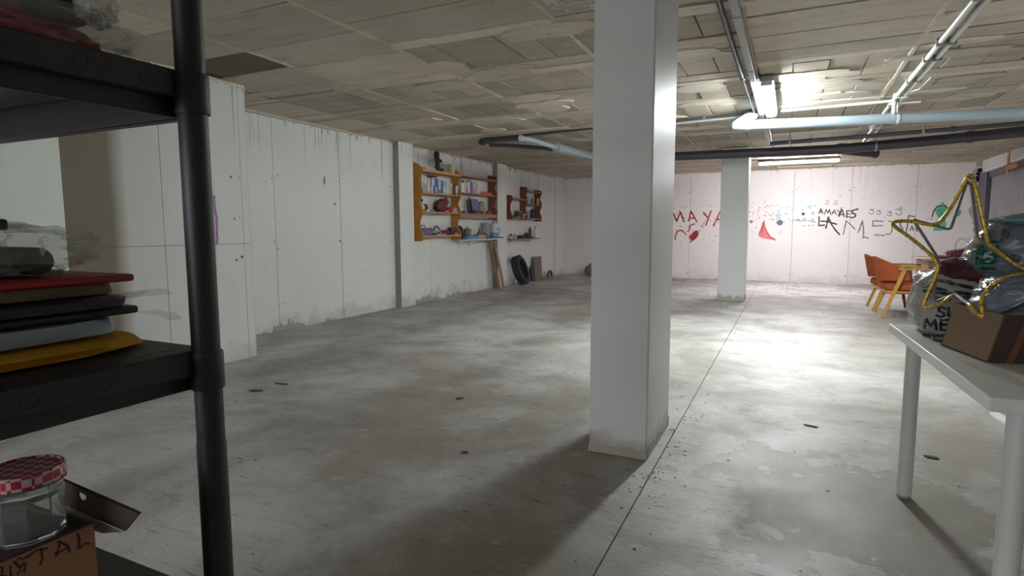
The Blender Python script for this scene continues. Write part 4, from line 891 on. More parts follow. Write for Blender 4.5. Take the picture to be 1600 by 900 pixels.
for i in range(len(prof)-1):
    for k in range(n): k2 = (k+1) % n; tm_.f.append((i*n+k, i*n+k2, (i+1)*n+k2, (i+1)*n+k))
zmin = min(v.z for v in tm_.v); 
for v in tm_.v: v.z -= zmin-.003
c0.z -= zmin-.003
obj('carcass', tm_, RUBBER, ty, smooth=35)
tl = MB()
for k in range(54):
    t = 2*PI*k/54; rad = a1*math.cos(t)+a2*math.sin(t); tan = -a1*math.sin(t)+a2*math.cos(t)
    for s in (-1, 0, 1): tl.obox(c0+rad*(R0t+.004)+az*(s*wdt*.26)+tan*(.006 if s else 0), tan*.0125, az*wdt*.105, rad*.005)
obj('tread_blocks', tl, RUBBER, ty, smooth=0, kind='stuff')
solo('wood_offcut', MB().obox((LX+.12, 12.27, .272), (.012, 0, .004), (.03, .15, 0), (-.016, 0, .27)), C((.20, .145, .115), .7, bump=.2), 'upright brown board offcut right of the tyre', 'board', (LX+.12, 12.25, 0), bev=.003)
solo('dark_tile', MB().obox((LX+.09, 12.05, .16), (.01, 0, .003), (.01, .07, 0), (-.02, 0, .157)), C((.05, .04, .04), .7), 'small dark slab between tyre and board offcut', 'slab', (LX+.09, 12.05, 0), bev=.003)
solo('brick_rubble', lump((LX+.12, 12.50, .035), (.045, .06, .04), 51, .3, flat=.002), C((.26, .19, .10), .9), 'yellowish lump of rubble at the foot of the board offcut', 'rubble', (LX+.12, 12.50, 0))
pipe_ = [(LX+.14, 12.98+.12*math.cos(t), .003+.02+.135*math.sin(t)) for t in [PI*k/12 for k in range(13)]]
solo('clay_ridge_tile', MB().tube(pipe_, .03, 8), C((.13, .06, .05), .8), 'dark reddish arched tile standing near the far left corner', 'tile', (LX+.14, 12.98, 0))
sk = solo('burlap_sack', lump((-4.42, 13.92, .12), (.17, .14, .18), 61, .25, flat=.002), C((.22, .15, .105), .9, bump=.5), 'small brown sack on the floor by the far wall', 'sack', (-4.42, 13.92, 0))
# ================================================================== WHITE TABLE AND WHAT LIES ON IT
TZ = .745
e1 = Vector((.054, -1.269, 0)).normalized(); e2 = Vector((1.269, .054, 0)).normalized()
tA = Vector((.43, 3.111, 0)); tl_, tw_ = 1.27, .75
wt = thing('table', 'white laminate table with round white legs at the right', 'table', tuple(tA+e1*tl_/2+e2*tw_/2))
cT = tA+e1*tl_/2+e2*tw_/2
obj('tabletop', MB().obox(cT+Vector((0,0,TZ-.019)), e1*tl_/2, e2*tw_/2, (0,0,.019)), WHITEL, wt, bev=.0025)
for (x, y) in ((.504, 2.95), (.572, 1.925), (1.125, 2.975), (1.165, 1.95)):
    lg = obj('leg', MB().lathe((x, y, .012), [(.0275, 0), (.0285, .01), (.0285, TZ-.052)], 24), P('white_leg_paint', (.60, .60, .58), .35, .05) if 'white_leg_paint' not in bpy.data.materials else bpy.data.materials['white_leg_paint'], wt)
    obj('foot_pad', MB().lathe((x, y, .0), [(.024, 0), (.026, .004), (.026, .013)], 20), C((.25, .25, .25), .6), lg)
    obj('mounting_plate', MB().lathe((x, y, TZ-.0425), [(.05, 0), (.05, .004)], 20), STEEL, wt)

def bvh(o):
    me = o.data; wp = wpos(o)
    return BVHTree.FromPolygons([v.co+wp for v in me.vertices], [tuple(p.vertices) for p in me.polygons])
def decal(name, parent, tree, strokes, wd, org, ru, rv, dirn, mat, off=.0025, fill=False, label=None):
    org, ru, rv, dirn = map(Vector, (org, ru, rv, dirn)); p = MB()
    def hit(u, v):
        q = org+ru*u+rv*v-dirn*1.0; h = tree.ray_cast(q, dirn, 3)
        return h[0]-dirn*off if h[0] is not None else None
    for s_ in strokes:
        if fill:
            (u0, v0), (u1, v1) = s_; n = 8
            g = [[hit(u0+(u1-u0)*i/n, v0+(v1-v0)*j/n) for j in range(n+1)] for i in range(n+1)]
            for i in range(n):
                for j in range(n):
                    q = [g[i][j], g[i+1][j], g[i+1][j+1], g[i][j+1]]
                    if all(x is not None for x in q): p.add(q, [(0,1,2,3)])
        else:
            d = []
            for a, b2 in zip(s_, s_[1:]):
                n = max(2, int(math.dist(a, b2)/.008))
                for k in range(n): d.append((a[0]+(b2[0]-a[0])*k/n, a[1]+(b2[1]-a[1])*k/n))
            d.append(s_[-1]); tmp = MB(); tmp.ribbon(d, wd, lambda u, v: (u, v, 0)); n = len(d)
            hs = [hit(v.x, v.y) for v in tmp.v]
            for i in range(n-1):
                q = [hs[i], hs[n+i], hs[n+i+1], hs[i+1]]
                if all(x is not None for x in q): p.add(q, [(0,1,2,3)])
    return obj(name, p, mat, parent, smooth=0, label=label)

def bag(c, rad, seed, wr=.10, sq=.75, flat=None, lean=(0, 0), nu=90, nv=56, rot=0):
    c = Vector(c); m = MB(); sd = Vector((seed*1.7, seed*.9, seed*2.3))
    def fn(u, v):
        a, e = 2*PI*u, PI*(v*.985+.0075)-PI/2
        ce = abs(math.cos(e))**sq; ca, sa = math.cos(a), math.sin(a)
        d = Vector((math.copysign(abs(ca)**sq, ca)*ce, math.copysign(abs(sa)**sq, sa)*ce, math.copysign(abs(math.sin(e))**sq, math.sin(e))))
        n1 = noise.noise(d*1.3+sd); q = d*1.9+sd+Vector((n1, n1*.7, 0))
        rid = 1-abs(noise.noise(q*1.4))*2; rid2 = 1-abs(noise.noise(Vector((q.x*2.2, q.y*2.2, q.z*4.5))))*2; rid3 = 1-abs(noise.noise(q*6))*2
        k = 1+.16*n1+wr*(.55*rid+.35*rid2+.16*rid3-.5)
        p = Matrix.Rotation(rot, 3, 'Z') @ Vector((d.x*rad[0]*k, d.y*rad[1]*k, d.z*rad[2]*k)); p.x += lean[0]*p.z; p.y += lean[1]*p.z
        p = c+p
        if flat is not None and p.z < flat: p.z = flat+.0005
        return p
    m.grid(nu, nv, fn, True); m.f.append(tuple(i*nv for i in range(nu))); m.f.append(tuple(i*nv+nv-1 for i in reversed(range(nu)))); return m
vd = Vector((.19, .98, -.06)).normalized(); vr = Vector((.98, -.19, 0)).normalized(); vu = vr.cross(vd); vu = -vu if vu.z < 0 else vu
# off-white bag with black lettering
b1 = thing('carrier_bag', 'off-white plastic carrier bag with bold black lettering on the white table', 'bag', (.67, 2.93, TZ))
b1o = obj('body', bag((.665, 2.94, .872), (.185, .17, .140), 3, .10, .62, flat=TZ+.001), BAGW, b1, smooth=70)
t1 = bvh(b1o); T0 = (.533, 2.72, .853)
BK = C((.012, .010, .016), .5)
def dl(st, wd=.011): return decal('printed_letter', b1, t1, st, wd, T0, vr, vu, vd, BK, label='bold black printed letter')
s_ = .03
dl([[(.024,.012),(.012,.018),(.002,.012),(.004,.002),(.018,-.004),(.022,-.014),(.010,-.021),(-.003,-.016)]])
dl([[(.034,.018),(.034,-.012),(.045,-.020),(.056,-.012),(.058,.020)]])
dl([[(.070,.020),(.072,-.018)],[(.070,.020),(.088,.016),(.086,.004),(.072,.002)]])
dl([[(-.040,-.075),(-.036,-.035),(-.020,-.062),(-.006,-.033),(.000,-.074)]], .010)
dl([[(.012,-.032),(.014,-.074)],[(.012,-.032),(.034,-.030)],[(.012,-.052),(.030,-.050)],[(.014,-.074),(.036,-.072)]], .010)
dl([[(.048,-.030),(.050,-.074)],[(.048,-.030),(.066,-.032),(.066,-.046),(.050,-.050)],[(.052,-.050),(.070,-.074)]], .010)
decal('printed_mark', b1, t1, [[(.01,-.112),(.05,-.118),(.08,-.112)]], .02, T0, vr, vu, vd, BK)
# zebra-like black bars of the print higher on the bag
bars = [[(-.055,.10),(.02,.085)],[(-.05,.078),(.05,.07)],[(-.045,.055),(.035,.052)],[(.03,.115),(.10,.10)],[(.05,.08),(.12,.072)],[(.06,.06),(.14,.062)],[(-.02,.125),(.03,.118)]]
decal('printed_bar', b1, t1, bars, .014, T0, vr, vu, vd, C((.03, .035, .04), .4))
b1f = obj('collar', bag((.765, 2.96, 1.05), (.115, .08, .062), 8, .2, .8, lean=(.9, 0), nu=60, nv=30, rot=-.25), BAGW, b1, smooth=70)
# dark red cloth, top grey bag, lower grey bag
solo('jacket', bag((.70, 2.85, 1.005), (.15, .09, .06), 17, .18, .8, nu=60, nv=34), C((.085, .016, .018), .75, bump=.3), 'dark red jacket squeezed between the bags on the white table', 'jacket', (.72, 2.83, .95))
b2 = thing('carrier_bag', 'topmost grey-blue plastic bag with green print on the heap', 'bag', (.92, 2.82, 1.0))
b2o = obj('body', bag((.885, 2.79, 1.085), (.265, .20, .12), 5, .13, .72, lean=(.35, 0)), BAGG, b2, smooth=70)
t2 = bvh(b2o); T2_ = (.655, 2.75, 1.075)
decal('green_badge', b2, t2, [((-.012,-.055),(.045,.030)),((.0,.030),(.050,.050))], .01, T2_, vr, vu, vd, C((.008, .10, .065), .4), fill=True)
decal('printed_numeral', b2, t2, [[(.030,.012),(.014,.004),(.010,-.012),(.018,-.024),(.032,-.020),(.033,-.008),(.020,-.004),(.012,-.010)],[(.036,.036),(.018,.034),(.016,.022),(.034,.018)]], .007, T2_, vr, vu, vd, C((.45, .52, .50), .5), off=.004)
decal('yellow_patch', b2, t2, [((-.050,-.01),(-.026,.022)),((-.03,.045),(.0,.075))], .01, T2_, vr, vu, vd, C((.45, .32, .03), .4), fill=True)
decal('green_patch', b2, t2, [((-.052,-.062),(-.022,-.03))], .01, T2_, vr, vu, vd, C((.01, .10, .06), .4), fill=True)
decal('dark_print', b2, t2, [[(.052,.05),(.060,.09)],[(.068,.06),(.074,.10)],[(.085,-.03),(.088,0)],[(.10,-.035),(.102,-.005)]], .010, T2_, vr, vu, vd, C((.05, .06, .09), .4))
TEAL = P('teal_film', (.15, .27, .28), .18, .2, 9, bump=.5, bscale=20, spec=.8)
obj('top_knot', bag((.87, 2.78, 1.205), (.17, .10, .026), 23, .3, .8, nu=60, nv=24, lean=(.4, 0)), TEAL, b2, smooth=70)
# carton with sloping front, lower bag sits in it
bx = thing('carton', 'open brown cardboard carton at the table edge holding a grey bag', 'box', (.75, 2.45, TZ))
A0, B0_ = Vector((.525, 2.593, TZ+.001)), Vector((.592, 2.318, TZ+.001)); A1_, B1_ = Vector((.556, 2.60, .906)), Vector((.628, 2.325, .902))
nx_ = Vector((.95, .23, 0)); TH = .005
def sheet(q, nrm, name, mat=CARD):
    nrm = Vector(nrm)*TH; return obj(name, MB().add(list(q)+[p+nrm for p in q], [(0,1,2,3),(7,6,5,4),(0,4,5,1),(1,5,6,2),(2,6,7,3),(3,7,4,0)]), mat, bx, smooth=0)
sheet([A0, B0_, B1_, A1_], nx_, 'front_panel')
dw = nx_*.40
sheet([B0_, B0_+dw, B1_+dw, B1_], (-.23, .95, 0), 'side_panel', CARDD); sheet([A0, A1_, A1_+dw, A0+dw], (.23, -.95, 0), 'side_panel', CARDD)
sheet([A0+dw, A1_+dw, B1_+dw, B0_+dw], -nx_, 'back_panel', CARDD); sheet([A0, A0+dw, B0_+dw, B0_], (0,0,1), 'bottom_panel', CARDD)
for k in (.15, .42, .7):
    a = B0_.lerp(B0_+dw, k)+Vector((.004, -.004, 0)); a2 = B1_.lerp(B1_+dw, k+.03)+Vector((.004, -.004, 0))
    obj('crease', MB().beam(a, a2, .018, .004, (0, 1, 0)), C((.13, .05, .025), .8), bx, smooth=0)
b3 = thing('carrier_bag', 'lower grey-blue plastic bag stuffed into the cardboard carton', 'bag', (.79, 2.52, .8))
b3o = obj('body', bag((.80, 2.515, .915), (.195, .155, .105), 12, .13, .7, rot=-.23), BAGG, b3, smooth=70)
t3 = bvh(b3o)
obj('strap', MB().tube(smoothpath([(.625, 2.34, .905), (.68, 2.31, .95), (.74, 2.33, 1.0), (.80, 2.38, 1.02)], 6), .006, 8), C((.02, .022, .04), .5), b3)
solo('spray_bottle', MB().lathe((.735, 2.37, .751), [(.03, 0), (.032, .01), (.032, .15), (.014, .17), (.014, .185), (.017, .186), (.017, .215), (.012, .222)], 18), C((.55, .55, .58), .35), 'pale bottle with cap standing in the carton near the frame edge', 'bottle', (.735, 2.37, .751))
solo('cable_scrap', MB().tube(smoothpath([(.505, 2.80, .7505), (.53, 2.76, .751), (.52, 2.70, .7515), (.545, 2.655, .751), (.56, 2.69, .754)], 6), .0045, 8), C((.02, .02, .025), .5), 'short black cable scrap on the table by the carton corner', 'cable', (.52, 2.73, TZ))
# star
st = thing('star_ornament', 'big star ornament, gold-taped light tube on a grey wire frame', 'ornament', (.56, 2.6, .9))
yy = lambda i: 2.60+.006*math.sin(i*1.7)
g1 = [(.570,1.361),(.533,1.266),(.499,1.205),(.470,1.190),(.411,1.203),(.362,1.203),(.352,1.194),(.362,1.180),(.425,1.129),(.483,1.071),(.499,1.034),(.489,.981),(.468,.904),(.474,.884),(.517,.901),(.550,.929),(.580,.925)]
g2 = [(.580,.925),(.615,.885),(.640,.860),(.644,.870),(.637,.917),(.646,.952),(.671,.983),(.714,1.008),(.757,1.022),(.760,1.030),(.729,1.046),(.672,1.097),(.642,1.124),(.627,1.181),(.607,1.272),(.586,1.345),(.570,1.361)]
loop = [(x, yy(i), z) for i, (x, z) in enumerate(g1+g2[1:-1])]
sp_ = smoothpath(loop, 5, True)
trees = [t1, t2, t3]
def rest(p, gap=.011):
    # lay the tube on the bags: move back/forth along the viewing slope of the heap until it just touches
    d = Vector((p.x, p.y, p.z-H)).normalized(); best = None
    for tr_ in trees:
        h = tr_.ray_cast(p-d*1.2, d, 3)
        if h[0] is not None: q = (h[0]-(p-d*1.2)).length; best = q if best is None else min(best, q)
    if best is not None and best-gap < 1.2: return p-d*1.2+d*(best-gap)
    return p
sp_ = [rest(p) for p in sp_]
obj('gold_tube', MB().tube(sp_, .0068, 8, closed=True), GOLD, st, smooth=60)
wr_ = MB(); L_ = 0; nxt = .0
for a, b_ in zip(sp_, sp_[1:]+sp_[:1]):
    d = (b_-a).length; L_ += d
    if L_ > nxt and d > 1e-5: wr_.tube([a, a+(b_-a).normalized()*.0025], .0074, 8); nxt = L_+.028
obj('tape_seam', wr_, C((.16, .10, .02), .5), st, kind='stuff')
gr = [(.570,1.345),(.533,1.177),(.524,1.174),(.417,1.210),(.426,1.194),(.494,1.079),(.502,1.051),(.496,.919),(.506,.907),(.560,.935),(.632,.875),(.636,.99),(.745,1.03),(.640,1.115),(.613,1.146),(.584,1.331)]
fr = MB(); gr3 = [rest(Vector((x, 2.615, z)), .006) for x, z in gr]
for a, b_ in zip(gr3, gr3[1:]+gr3[:1]): fr.beam(a, b_, .0085, .012, (0, 1, 0))
obj('wire_frame', fr, C((.16, .15, .145), .5), st, smooth=0)

# ================================================================== ARMCHAIRS AND FAR TABLE
def armchair(loc, label, rot=0):
    t = thing('armchair', label, 'chair', (0,0,0), 'rust armchairs by the far table')
    RR = lambda m: m
    # seat
    obj('seat', lump((.02, 0, .405), (.265, .26, .055), 3, .03, 1.2, 36, 18, sq=.45), RUST, t, smooth=60)
    obj('seat_rail', MB().beam((-.20, 0, .335), (.24, 0, .345), .46, .045, (0,0,1)), BEECH, t, bev=.006)
    # wrapped backrest shell
    m = MB(); nu, nv = 34, 9
    def fo(u, v, off):
        a = (u-.5)*2*1.75; k = abs(a)/1.75
        top = .80-.20*k**1.7; bot = .475+.02*k; z = bot+(top-bot)*v
        r = .262+off-.0*k; lean = -(z-.45)*.20*(1-k*.5)
        return Vector((-r*math.cos(a)*1.02+lean+.0, r*math.sin(a)*1.0, z))
    vs = []
    for off in (0.018, -.018):
        for i in range(nu):
            for j in range(nv): vs.append(fo(i/(nu-1), j/(nv-1), off))
    fs = []
    for i in range(nu-1):
        for j in range(nv-1):
            a = i*nv+j; fs.append((a, a+nv, a+nv+1, a+1)); a2 = a+nu*nv; fs.append((a2, a2+1, a2+nv+1, a2+nv))
    N = nu*nv
    for i in range(nu-1):
        for j in (0, nv-1): a = i*nv+j; fs.append((a, a+nv, a+nv+N, a+N))
    for j in range(nv-1):
        for i in (0, nu-1): a = i*nv+j; fs.append((a, a+1, a+1+N, a+N))
    m.add(vs, fs); obj('backrest', m, RUST, t, smooth=60, bev=.008)
    for s in (-1, 1):
        y = s*.285
        obj('leg', MB().beam((-.245, y, .002), (-.03, y*.98, .635), .034, .036, (0,1,0), .05, .04), BEECH, t, bev=.005)
        obj('leg', MB().beam((.245, y, .002), (.12, y*.98, .635), .032, .034, (0,1,0), .055, .04), BEECH if s < 0 else DWOOD, t, bev=.005)
        obj('armrest', MB().prism([(-.10, -.018), (.0, -.026), (.22, -.028), (.335, -.016), (.335, .016), (.22, .030), (.0, .028), (-.10, .018)], .024, lambda u, v, tt: (u, y+v, .634+tt)), BEECH, t, bev=.005)
        obj('side_stretcher', MB().beam((-.13, y*.97, .345), (.20, y*.97, .345), .022, .034, (0,1,0)), BEECH, t, bev=.003)
    return t
ch = armchair((0,0,0), 'nearer rust-orange armchair with yellow beech armrests')
ch.location = (1.385, 9.20, 0); ch.rotation_euler = (0, 0, .04)
copy_tree(ch, (1.355, 9.86, 0), 'farther rust-orange armchair half hidden behind the nearer one', .02)
ft = thing('dining_table', 'wooden table behind the bag heap by the rust armchairs', 'table', (2.25, 10.3, 0))
obj('tabletop', MB().box((1.72, 9.75, .715), (2.80, 10.75, .742)), C((.40, .25, .14), .5), ft, bev=.004)
obj('apron', MB().box((1.78, 9.80, .635), (2.74, 10.70, .714)), C((.27, .15, .08), .5), ft, bev=.003)
for (x, y) in ((1.81, 9.83), (2.71, 9.83), (1.81, 10.67), (2.71, 10.67)): obj('leg', MB().beam((x, y, 0), (x, y, .634), .045, .045, (0,1,0), .06, .06), C((.27, .03, .03), .5), ft, bev=.003)
solo('paper_sheet', MB().box((1.66, 10.0, .7425), (1.93, 10.3, .7455)), C((.70, .70, .70), .6), 'white sheet overhanging the left end of the far wooden table', 'paper', (1.8, 10.15, .7425))
solo('magenta_cloth', lump((1.95, 10.05, .765), (.10, .08, .024), 71, .4, 3, flat=.7465), C((.30, .06, .22), .8), 'magenta cloth bunched on the far wooden table', 'cloth', (1.95, 10.05, .7465))
gl = thing('garland', 'bushy dark red tinsel garland heaped on the far wooden table', 'garland', (2.28, 10.1, .7425))
obj('core', lump((2.28, 10.1, .80), (.25, .13, .065), 77, .25, 3, flat=.7428), C((.13, .02, .025), .8), gl)
p = MB(); rt_ = random.Random(3)
for i in range(900):
    a, e = rt_.uniform(0, 2*PI), rt_.uniform(.05, 1.5); d = Vector((math.cos(a)*math.cos(e), math.sin(a)*math.cos(e), math.sin(e)))
    q = Vector((2.28+d.x*.24+rt_.uniform(-.03, .03), 10.1+d.y*.12, .79+d.z*.06)); l = rt_.uniform(.03, .07)
    tip = q+(d+Vector((rt_.uniform(-.5, .5), rt_.uniform(-.5, .5), rt_.uniform(.2, .9)))).normalized()*l
    sd = d.orthogonal().normalized()*.0032; p.add([q-sd, q+sd, tip], [(0,1,2)])
obj('bristles', p, C((.20, .035, .035), .7), gl, smooth=0, kind='stuff')
dlp = thing('desk_lamp', 'small white gooseneck lamp rising behind the red garland', 'lamp', (2.22, 10.4, .7425))
obj('base', MB().lathe((2.22, 10.4, .7425), [(.05, 0), (.05, .012), (.012, .02)], 16), C((.6, .6, .6), .4), dlp)
obj('neck', MB().tube(smoothpath([(2.22, 10.4, .76), (2.19, 10.4, .86), (2.20, 10.4, .97), (2.26, 10.4, 1.02), (2.31, 10.4, 1.01)], 5), .006, 8), C((.25, .25, .25), .4), dlp)
obj('shade', MB().lathe((2.335, 10.4, 1.01), [(.012, .03), (.03, .01), (.052, -.045), (.046, -.045)], 16, axis=(.75, 0, .8)), C((.72, .72, .72), .35), dlp)

# ================================================================== BLACK SHELVING UNIT IN FRONT, LEFT
PX, PY = (-.815, -1.74), (.60, .17)
sh = thing('shelving_unit', 'black plastic shelving unit with round posts, close at the left', 'shelves', (-1.28, .385, 0))
for x in PX:
    for y in PY:
        po = obj('post', MB().lathe((x, y, 0), [(.0218, 0), (.0218, .842), (.0208, .846), (.0206, .86), (.0206, 1.36), (.0206, 1.86)], 24), BLKP, sh)
        for zt in (.155, .5755, .9943, 1.413, 1.832):
            obj('socket', MB().lathe((x, y, zt-.062), [(.0235, 0), (.0245, .003), (.0245, .055), (.0235, .058)], 24), BLKP, po)
UNDER = P('glossy_black_underside', (.022, .021, .021), .17, .1, 20, spec=.8)
def tier(zt):
    x0, x1, y0, y1 = PX[1]-.008, PX[0]-.004, PY[1]-.008, PY[0]+.012; h = .040
    dk = obj('shelf_deck', MB().box((x0+.01, y0+.01, zt-.012), (x1-.01, y1-.01, zt)), BLKP, sh, bev=.003)
    for (a, b_) in (((x1-.020, y0), (x1, y1)), ((x0, y0), (x0+.02, y1))):
        r_ = obj('end_rim', MB().box((a[0], a[1], zt-h), (b_[0], b_[1], zt-.0005)), BLKP, dk, bev=.003)
    for (a, b_) in (((x0, y1-.022), (x1, y1)), ((x0, y0), (x1, y0+.022))):
        obj('long_rim', MB().box((a[0], a[1], zt-h-.028), (b_[0], b_[1], zt-.0005)), BLKP, dk, bev=.003)
    obj('deck_underside', MB().box((x0+.03, y0+.03, zt-.0145), (x1-.036, y1-.03, zt-.0125)), UNDER, dk, smooth=0)
    obj('inner_skirt', MB().box((x1-.034, y0+.02, zt-h-.026), (x1-.022, y1-.02, zt-.012)), BLKP, dk, bev=.002)
    for k in range(5):
        yy_ = y1-.075-k*.085
        obj('rim_hole', MB().lathe((x1-.0008, yy_, zt-h*.52), [(.0105, 0), (.0105, .0014), (.0085, .0014), (.008, .0006)], 16, axis=(1,0,0)), BLKD, dk)
    sl = MB()
    for k in range(9):
        yy_ = y0+.05+k*.043
        sl.box((x1-.040, yy_, zt-.0005), (x1-.030, yy_+.022, zt+.0006))
    obj('deck_slots', sl, BLKD, dk, smooth=0)
for zt in (.155, .5755, .9943, 1.413, 1.832): tier(zt)
# --- second tier from the top: stack
def slab_cloth(name, label, cat, a, b2, seed, mat, amp=.06, sq=.22, flat=None):
    c = [(a[i]+b2[i])/2 for i in range(3)]; r_ = [(b2[i]-a[i])/2 for i in range(3)]
    return solo(name, lump(c, r_, seed, amp, 2.4, 56, 20, sq=sq, flat=a[2] if flat is None else flat), mat, label, cat, (c[0], c[1], a[2]), smooth=60)
Z2 = .9950
yc = slab_cloth('tablecloth', 'folded mustard yellow cloth at the bottom of the black shelf stack', 'cloth', (-1.42, .13, Z2), (-.90, .592, 1.014), 3, C((.72, .37, .015), .85, bump=.35), .08, .34)
lb = slab_cloth('folded_bag', 'light blue folded plastic-wrapped sheet above the yellow cloth', 'bag', (-1.44, .12, 1.0155), (-.938, .560, 1.046), 5, P('pale_blue_film', (.34, .44, .50), .3, .15, 9, bump=.5, bscale=14), .05, .2)
nf = solo('folder', MB().box((-1.40, .10, 1.0485), (-.928, .571, 1.0605)), C((.006, .008, .028), .45), 'thin navy folder in the middle of the black shelf stack', 'folder', (-1.16, .33, 1.0485), bev=.004)
df = thing('folded_jacket', 'dark folded jacket in a clear sleeve above the navy folder', 'jacket', (-1.16, .33, 1.061))
obj('cloth', lump((-1.16, .335, 1.0695), (.242, .236, .0085), 8, .03, 2, 40, 12, sq=.22, flat=1.061), C((.028, .024, .03), .7, bump=.3), df, smooth=60)
fl_ = lambda pts: MB().grid(len(pts), 2, lambda u, v: Vector(pts[round(u*(len(pts)-1))][0]).lerp(Vector(pts[round(u*(len(pts)-1))][1]), v))
ob = obj('clear_sleeve', fl_([((-.93, .565, 1.072), (-.93, .46, 1.072)), ((-.915, .585, 1.084), (-.905, .49, 1.082)), ((-.897, .595, 1.087), (-.885, .50, 1.087)), ((-.885, .598, 1.078), (-.875, .51, 1.08))]), CLEAR, df, smooth=60)
ob2 = obj('clear_sleeve', fl_([((-.93, .565, 1.050), (-.93, .53, 1.050)), ((-.91, .585, 1.053), (-.905, .55, 1.053)), ((-.885, .602, 1.046), (-.878, .57, 1.047)), ((-.875, .606, 1.037), (-.868, .58, 1.038))]), CLEAR, df, smooth=60)
of = slab_cloth('document_folder', 'olive beige padded folder near the top of the black shelf stack', 'folder', (-1.42, .12, 1.0785), (-.955, .563, 1.0985), 11, C((.20, .165, .085), .6, bump=.2), .02, .16)
rf = solo('red_folder', MB().box((-1.40, .15, 1.0995), (-.925, .566, 1.111)), C((.32, .008, .018), .5), 'thin bright red folder on top of the olive padded folder', 'folder', (-1.16, .35, 1.0995), bev=.004)
cb = thing('clear_bag', 'clear plastic bag of black rolls on the red folder', 'bag', (-1.08, .37, 1.112))
for (y, x) in ((.36, -.985), (.415, -.985), (.468, -.99)):
    obj('black_roll', MB().tube([(x, y, 1.134), (-1.25, y, 1.134)], .0205, 16), C((.018, .016, .018), .4), cb)
obj('film', bag((-1.10, .36, 1.146), (.150, .185, .043), 6, .45, .75, nu=60, nv=26), CLEAR, cb, smooth=70)
solo('brown_block', MB().box((-1.20, .22, 1.1795), (-.99, .437, 1.195)), C((.035, .02, .016), .6), 'dark brown flat block on top of the clear bag', 'block', (-1.1, .33, 1.1795), bev=.004)
# --- top visible tier: red cloth in clear film
Z1 = 1.4135
rc = thing('wrapped_bundle', 'red cloth bundle wrapped in clear film on the upper black shelf', 'bundle', (-1.05, .38, Z1))
obj('cloth', bag((-1.06, .385, 1.438), (.17, .165, .030), 9, .35, .7, flat=Z1+.001, nu=60, nv=26), C((.30, .012, .03), .8, bump=.4), rc, smooth=70)
obj('film', bag((-1.04, .395, 1.441), (.205, .19, .040), 14, .28, .65, flat=Z1+.0005, nu=70, nv=26), CLEAR, rc, smooth=70)
solo('crumpled_bag', bag((-.915, .53, 1.500), (.022, .024, .026), 31, .5, .9, nu=50, nv=30), C((.78, .78, .70), .4), 'crumpled white plastic bag by the post on the upper black shelf', 'bag', (-.90, .525, 1.46))
solo('red_bag', bag((-1.01, .40, 1.512), (.08, .095, .028), 41, .2, .8, nu=50, nv=26), C((.36, .008, .02), .5), 'smooth bright red bag on top of the wrapped red bundle', 'bag', (-1.01, .40, 1.485))
solo('black_bag', bag((-1.0, .505, 1.508), (.07, .05, .035), 43, .2, .8, nu=50, nv=26), C((.015, .012, .016), .5), 'black bag on the upper black shelf beside the white crumpled one', 'bag', (-1.0, .505, 1.475))
# --- lower tier: lettered carton and jam jar
ZB3 = .576; cx1, cy1, ct = -.842, .437, .780
lc = thing('carton', 'brown cardboard carton with hand-written capitals on the lower black shelf', 'box', (-1.02, .30, ZB3))
KR = C((.38, .19, .10), .8, bump=.1)
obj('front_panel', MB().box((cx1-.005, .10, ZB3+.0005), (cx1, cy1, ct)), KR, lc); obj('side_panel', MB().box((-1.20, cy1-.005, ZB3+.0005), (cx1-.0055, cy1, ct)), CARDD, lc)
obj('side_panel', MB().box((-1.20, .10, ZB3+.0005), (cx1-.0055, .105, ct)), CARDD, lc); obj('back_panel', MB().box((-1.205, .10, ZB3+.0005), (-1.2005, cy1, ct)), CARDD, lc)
obj('top_flap', MB().box((-1.20, .106, ct-.012), (cx1-.010, cy1-.006, ct-.006)), C((.055, .035, .03), .7), lc)
obj('flap_gap', MB().box((cx1-.009, .10, ct-.006), (cx1-.001, cy1, ct+.002)), C((.05, .02, .04), .6), lc)  # added dark strip standing in for the gap between the flaps
# standing flap with a hand hole
P1, P2, P3, P4 = Vector((-.958, .447, .822)), Vector((-.783, .462, .795)), Vector((-.810, .458, .766)), Vector((-.935, .444, .785))
ctr = Vector((-.897, .4525, .802)); hx = (P2-P1).normalized(); hy = Vector((hx.z, 0, -hx.x)); n = 16; outp, inp = [], []
per = [P2.lerp(P1, k/4) for k in range(4)]+[P1.lerp(P4, k/4) for k in range(4)]+[P4.lerp(P3, k/4) for k in range(4)]+[P3.lerp(P2, k/4) for k in range(4)]
for q in per:
    d = q-ctr; d.normalize(); inp.append(ctr+d*.0095); outp.append(q)
tk = Vector((0, .004, .001))
vs = outp+inp+[q+tk for q in outp]+[q+tk for q in inp]; fs = []
for k in range(n):
    j = (k+1) % n; fs += [(k, j, n+j, n+k), (2*n+k, 3*n+k, 3*n+j, 2*n+j), (k, 2*n+k, 2*n+j, j), (n+k, n+j, 3*n+j, 3*n+k)]
obj('hand_hole_flap', MB().add(vs, fs), CARDD, lc, smooth=0)
obj('lit_underside', MB().add([P4+Vector((-.02, -.002, .006)), P3+Vector((0, -.002, 0)), P3+Vector((-.03, -.012, -.004)), P4+Vector((.03, -.012, -.014))], [(0,1,2,3)]), C((.30, .23, .19), .8), lc, smooth=0)  # lighter strip: light on the flap underside put into its colour
ink = C((.045, .02, .012), .7); ifn = lambda u, v: (cx1+.0008, u, v)
def it(st): paint('written_letter', st, .0026, ink, 'dark hand-written letter', fn=ifn, parent=lc)
it([[(.325,.776),(.329,.756)],[(.325,.776),(.334,.775),(.333,.767),(.326,.766)],[(.328,.766),(.336,.756)]])
it([[(.341,.775),(.3415,.757)]])
it([[(.357,.774),(.350,.7745),(.349,.769),(.356,.765),(.356,.759),(.348,.758)]])
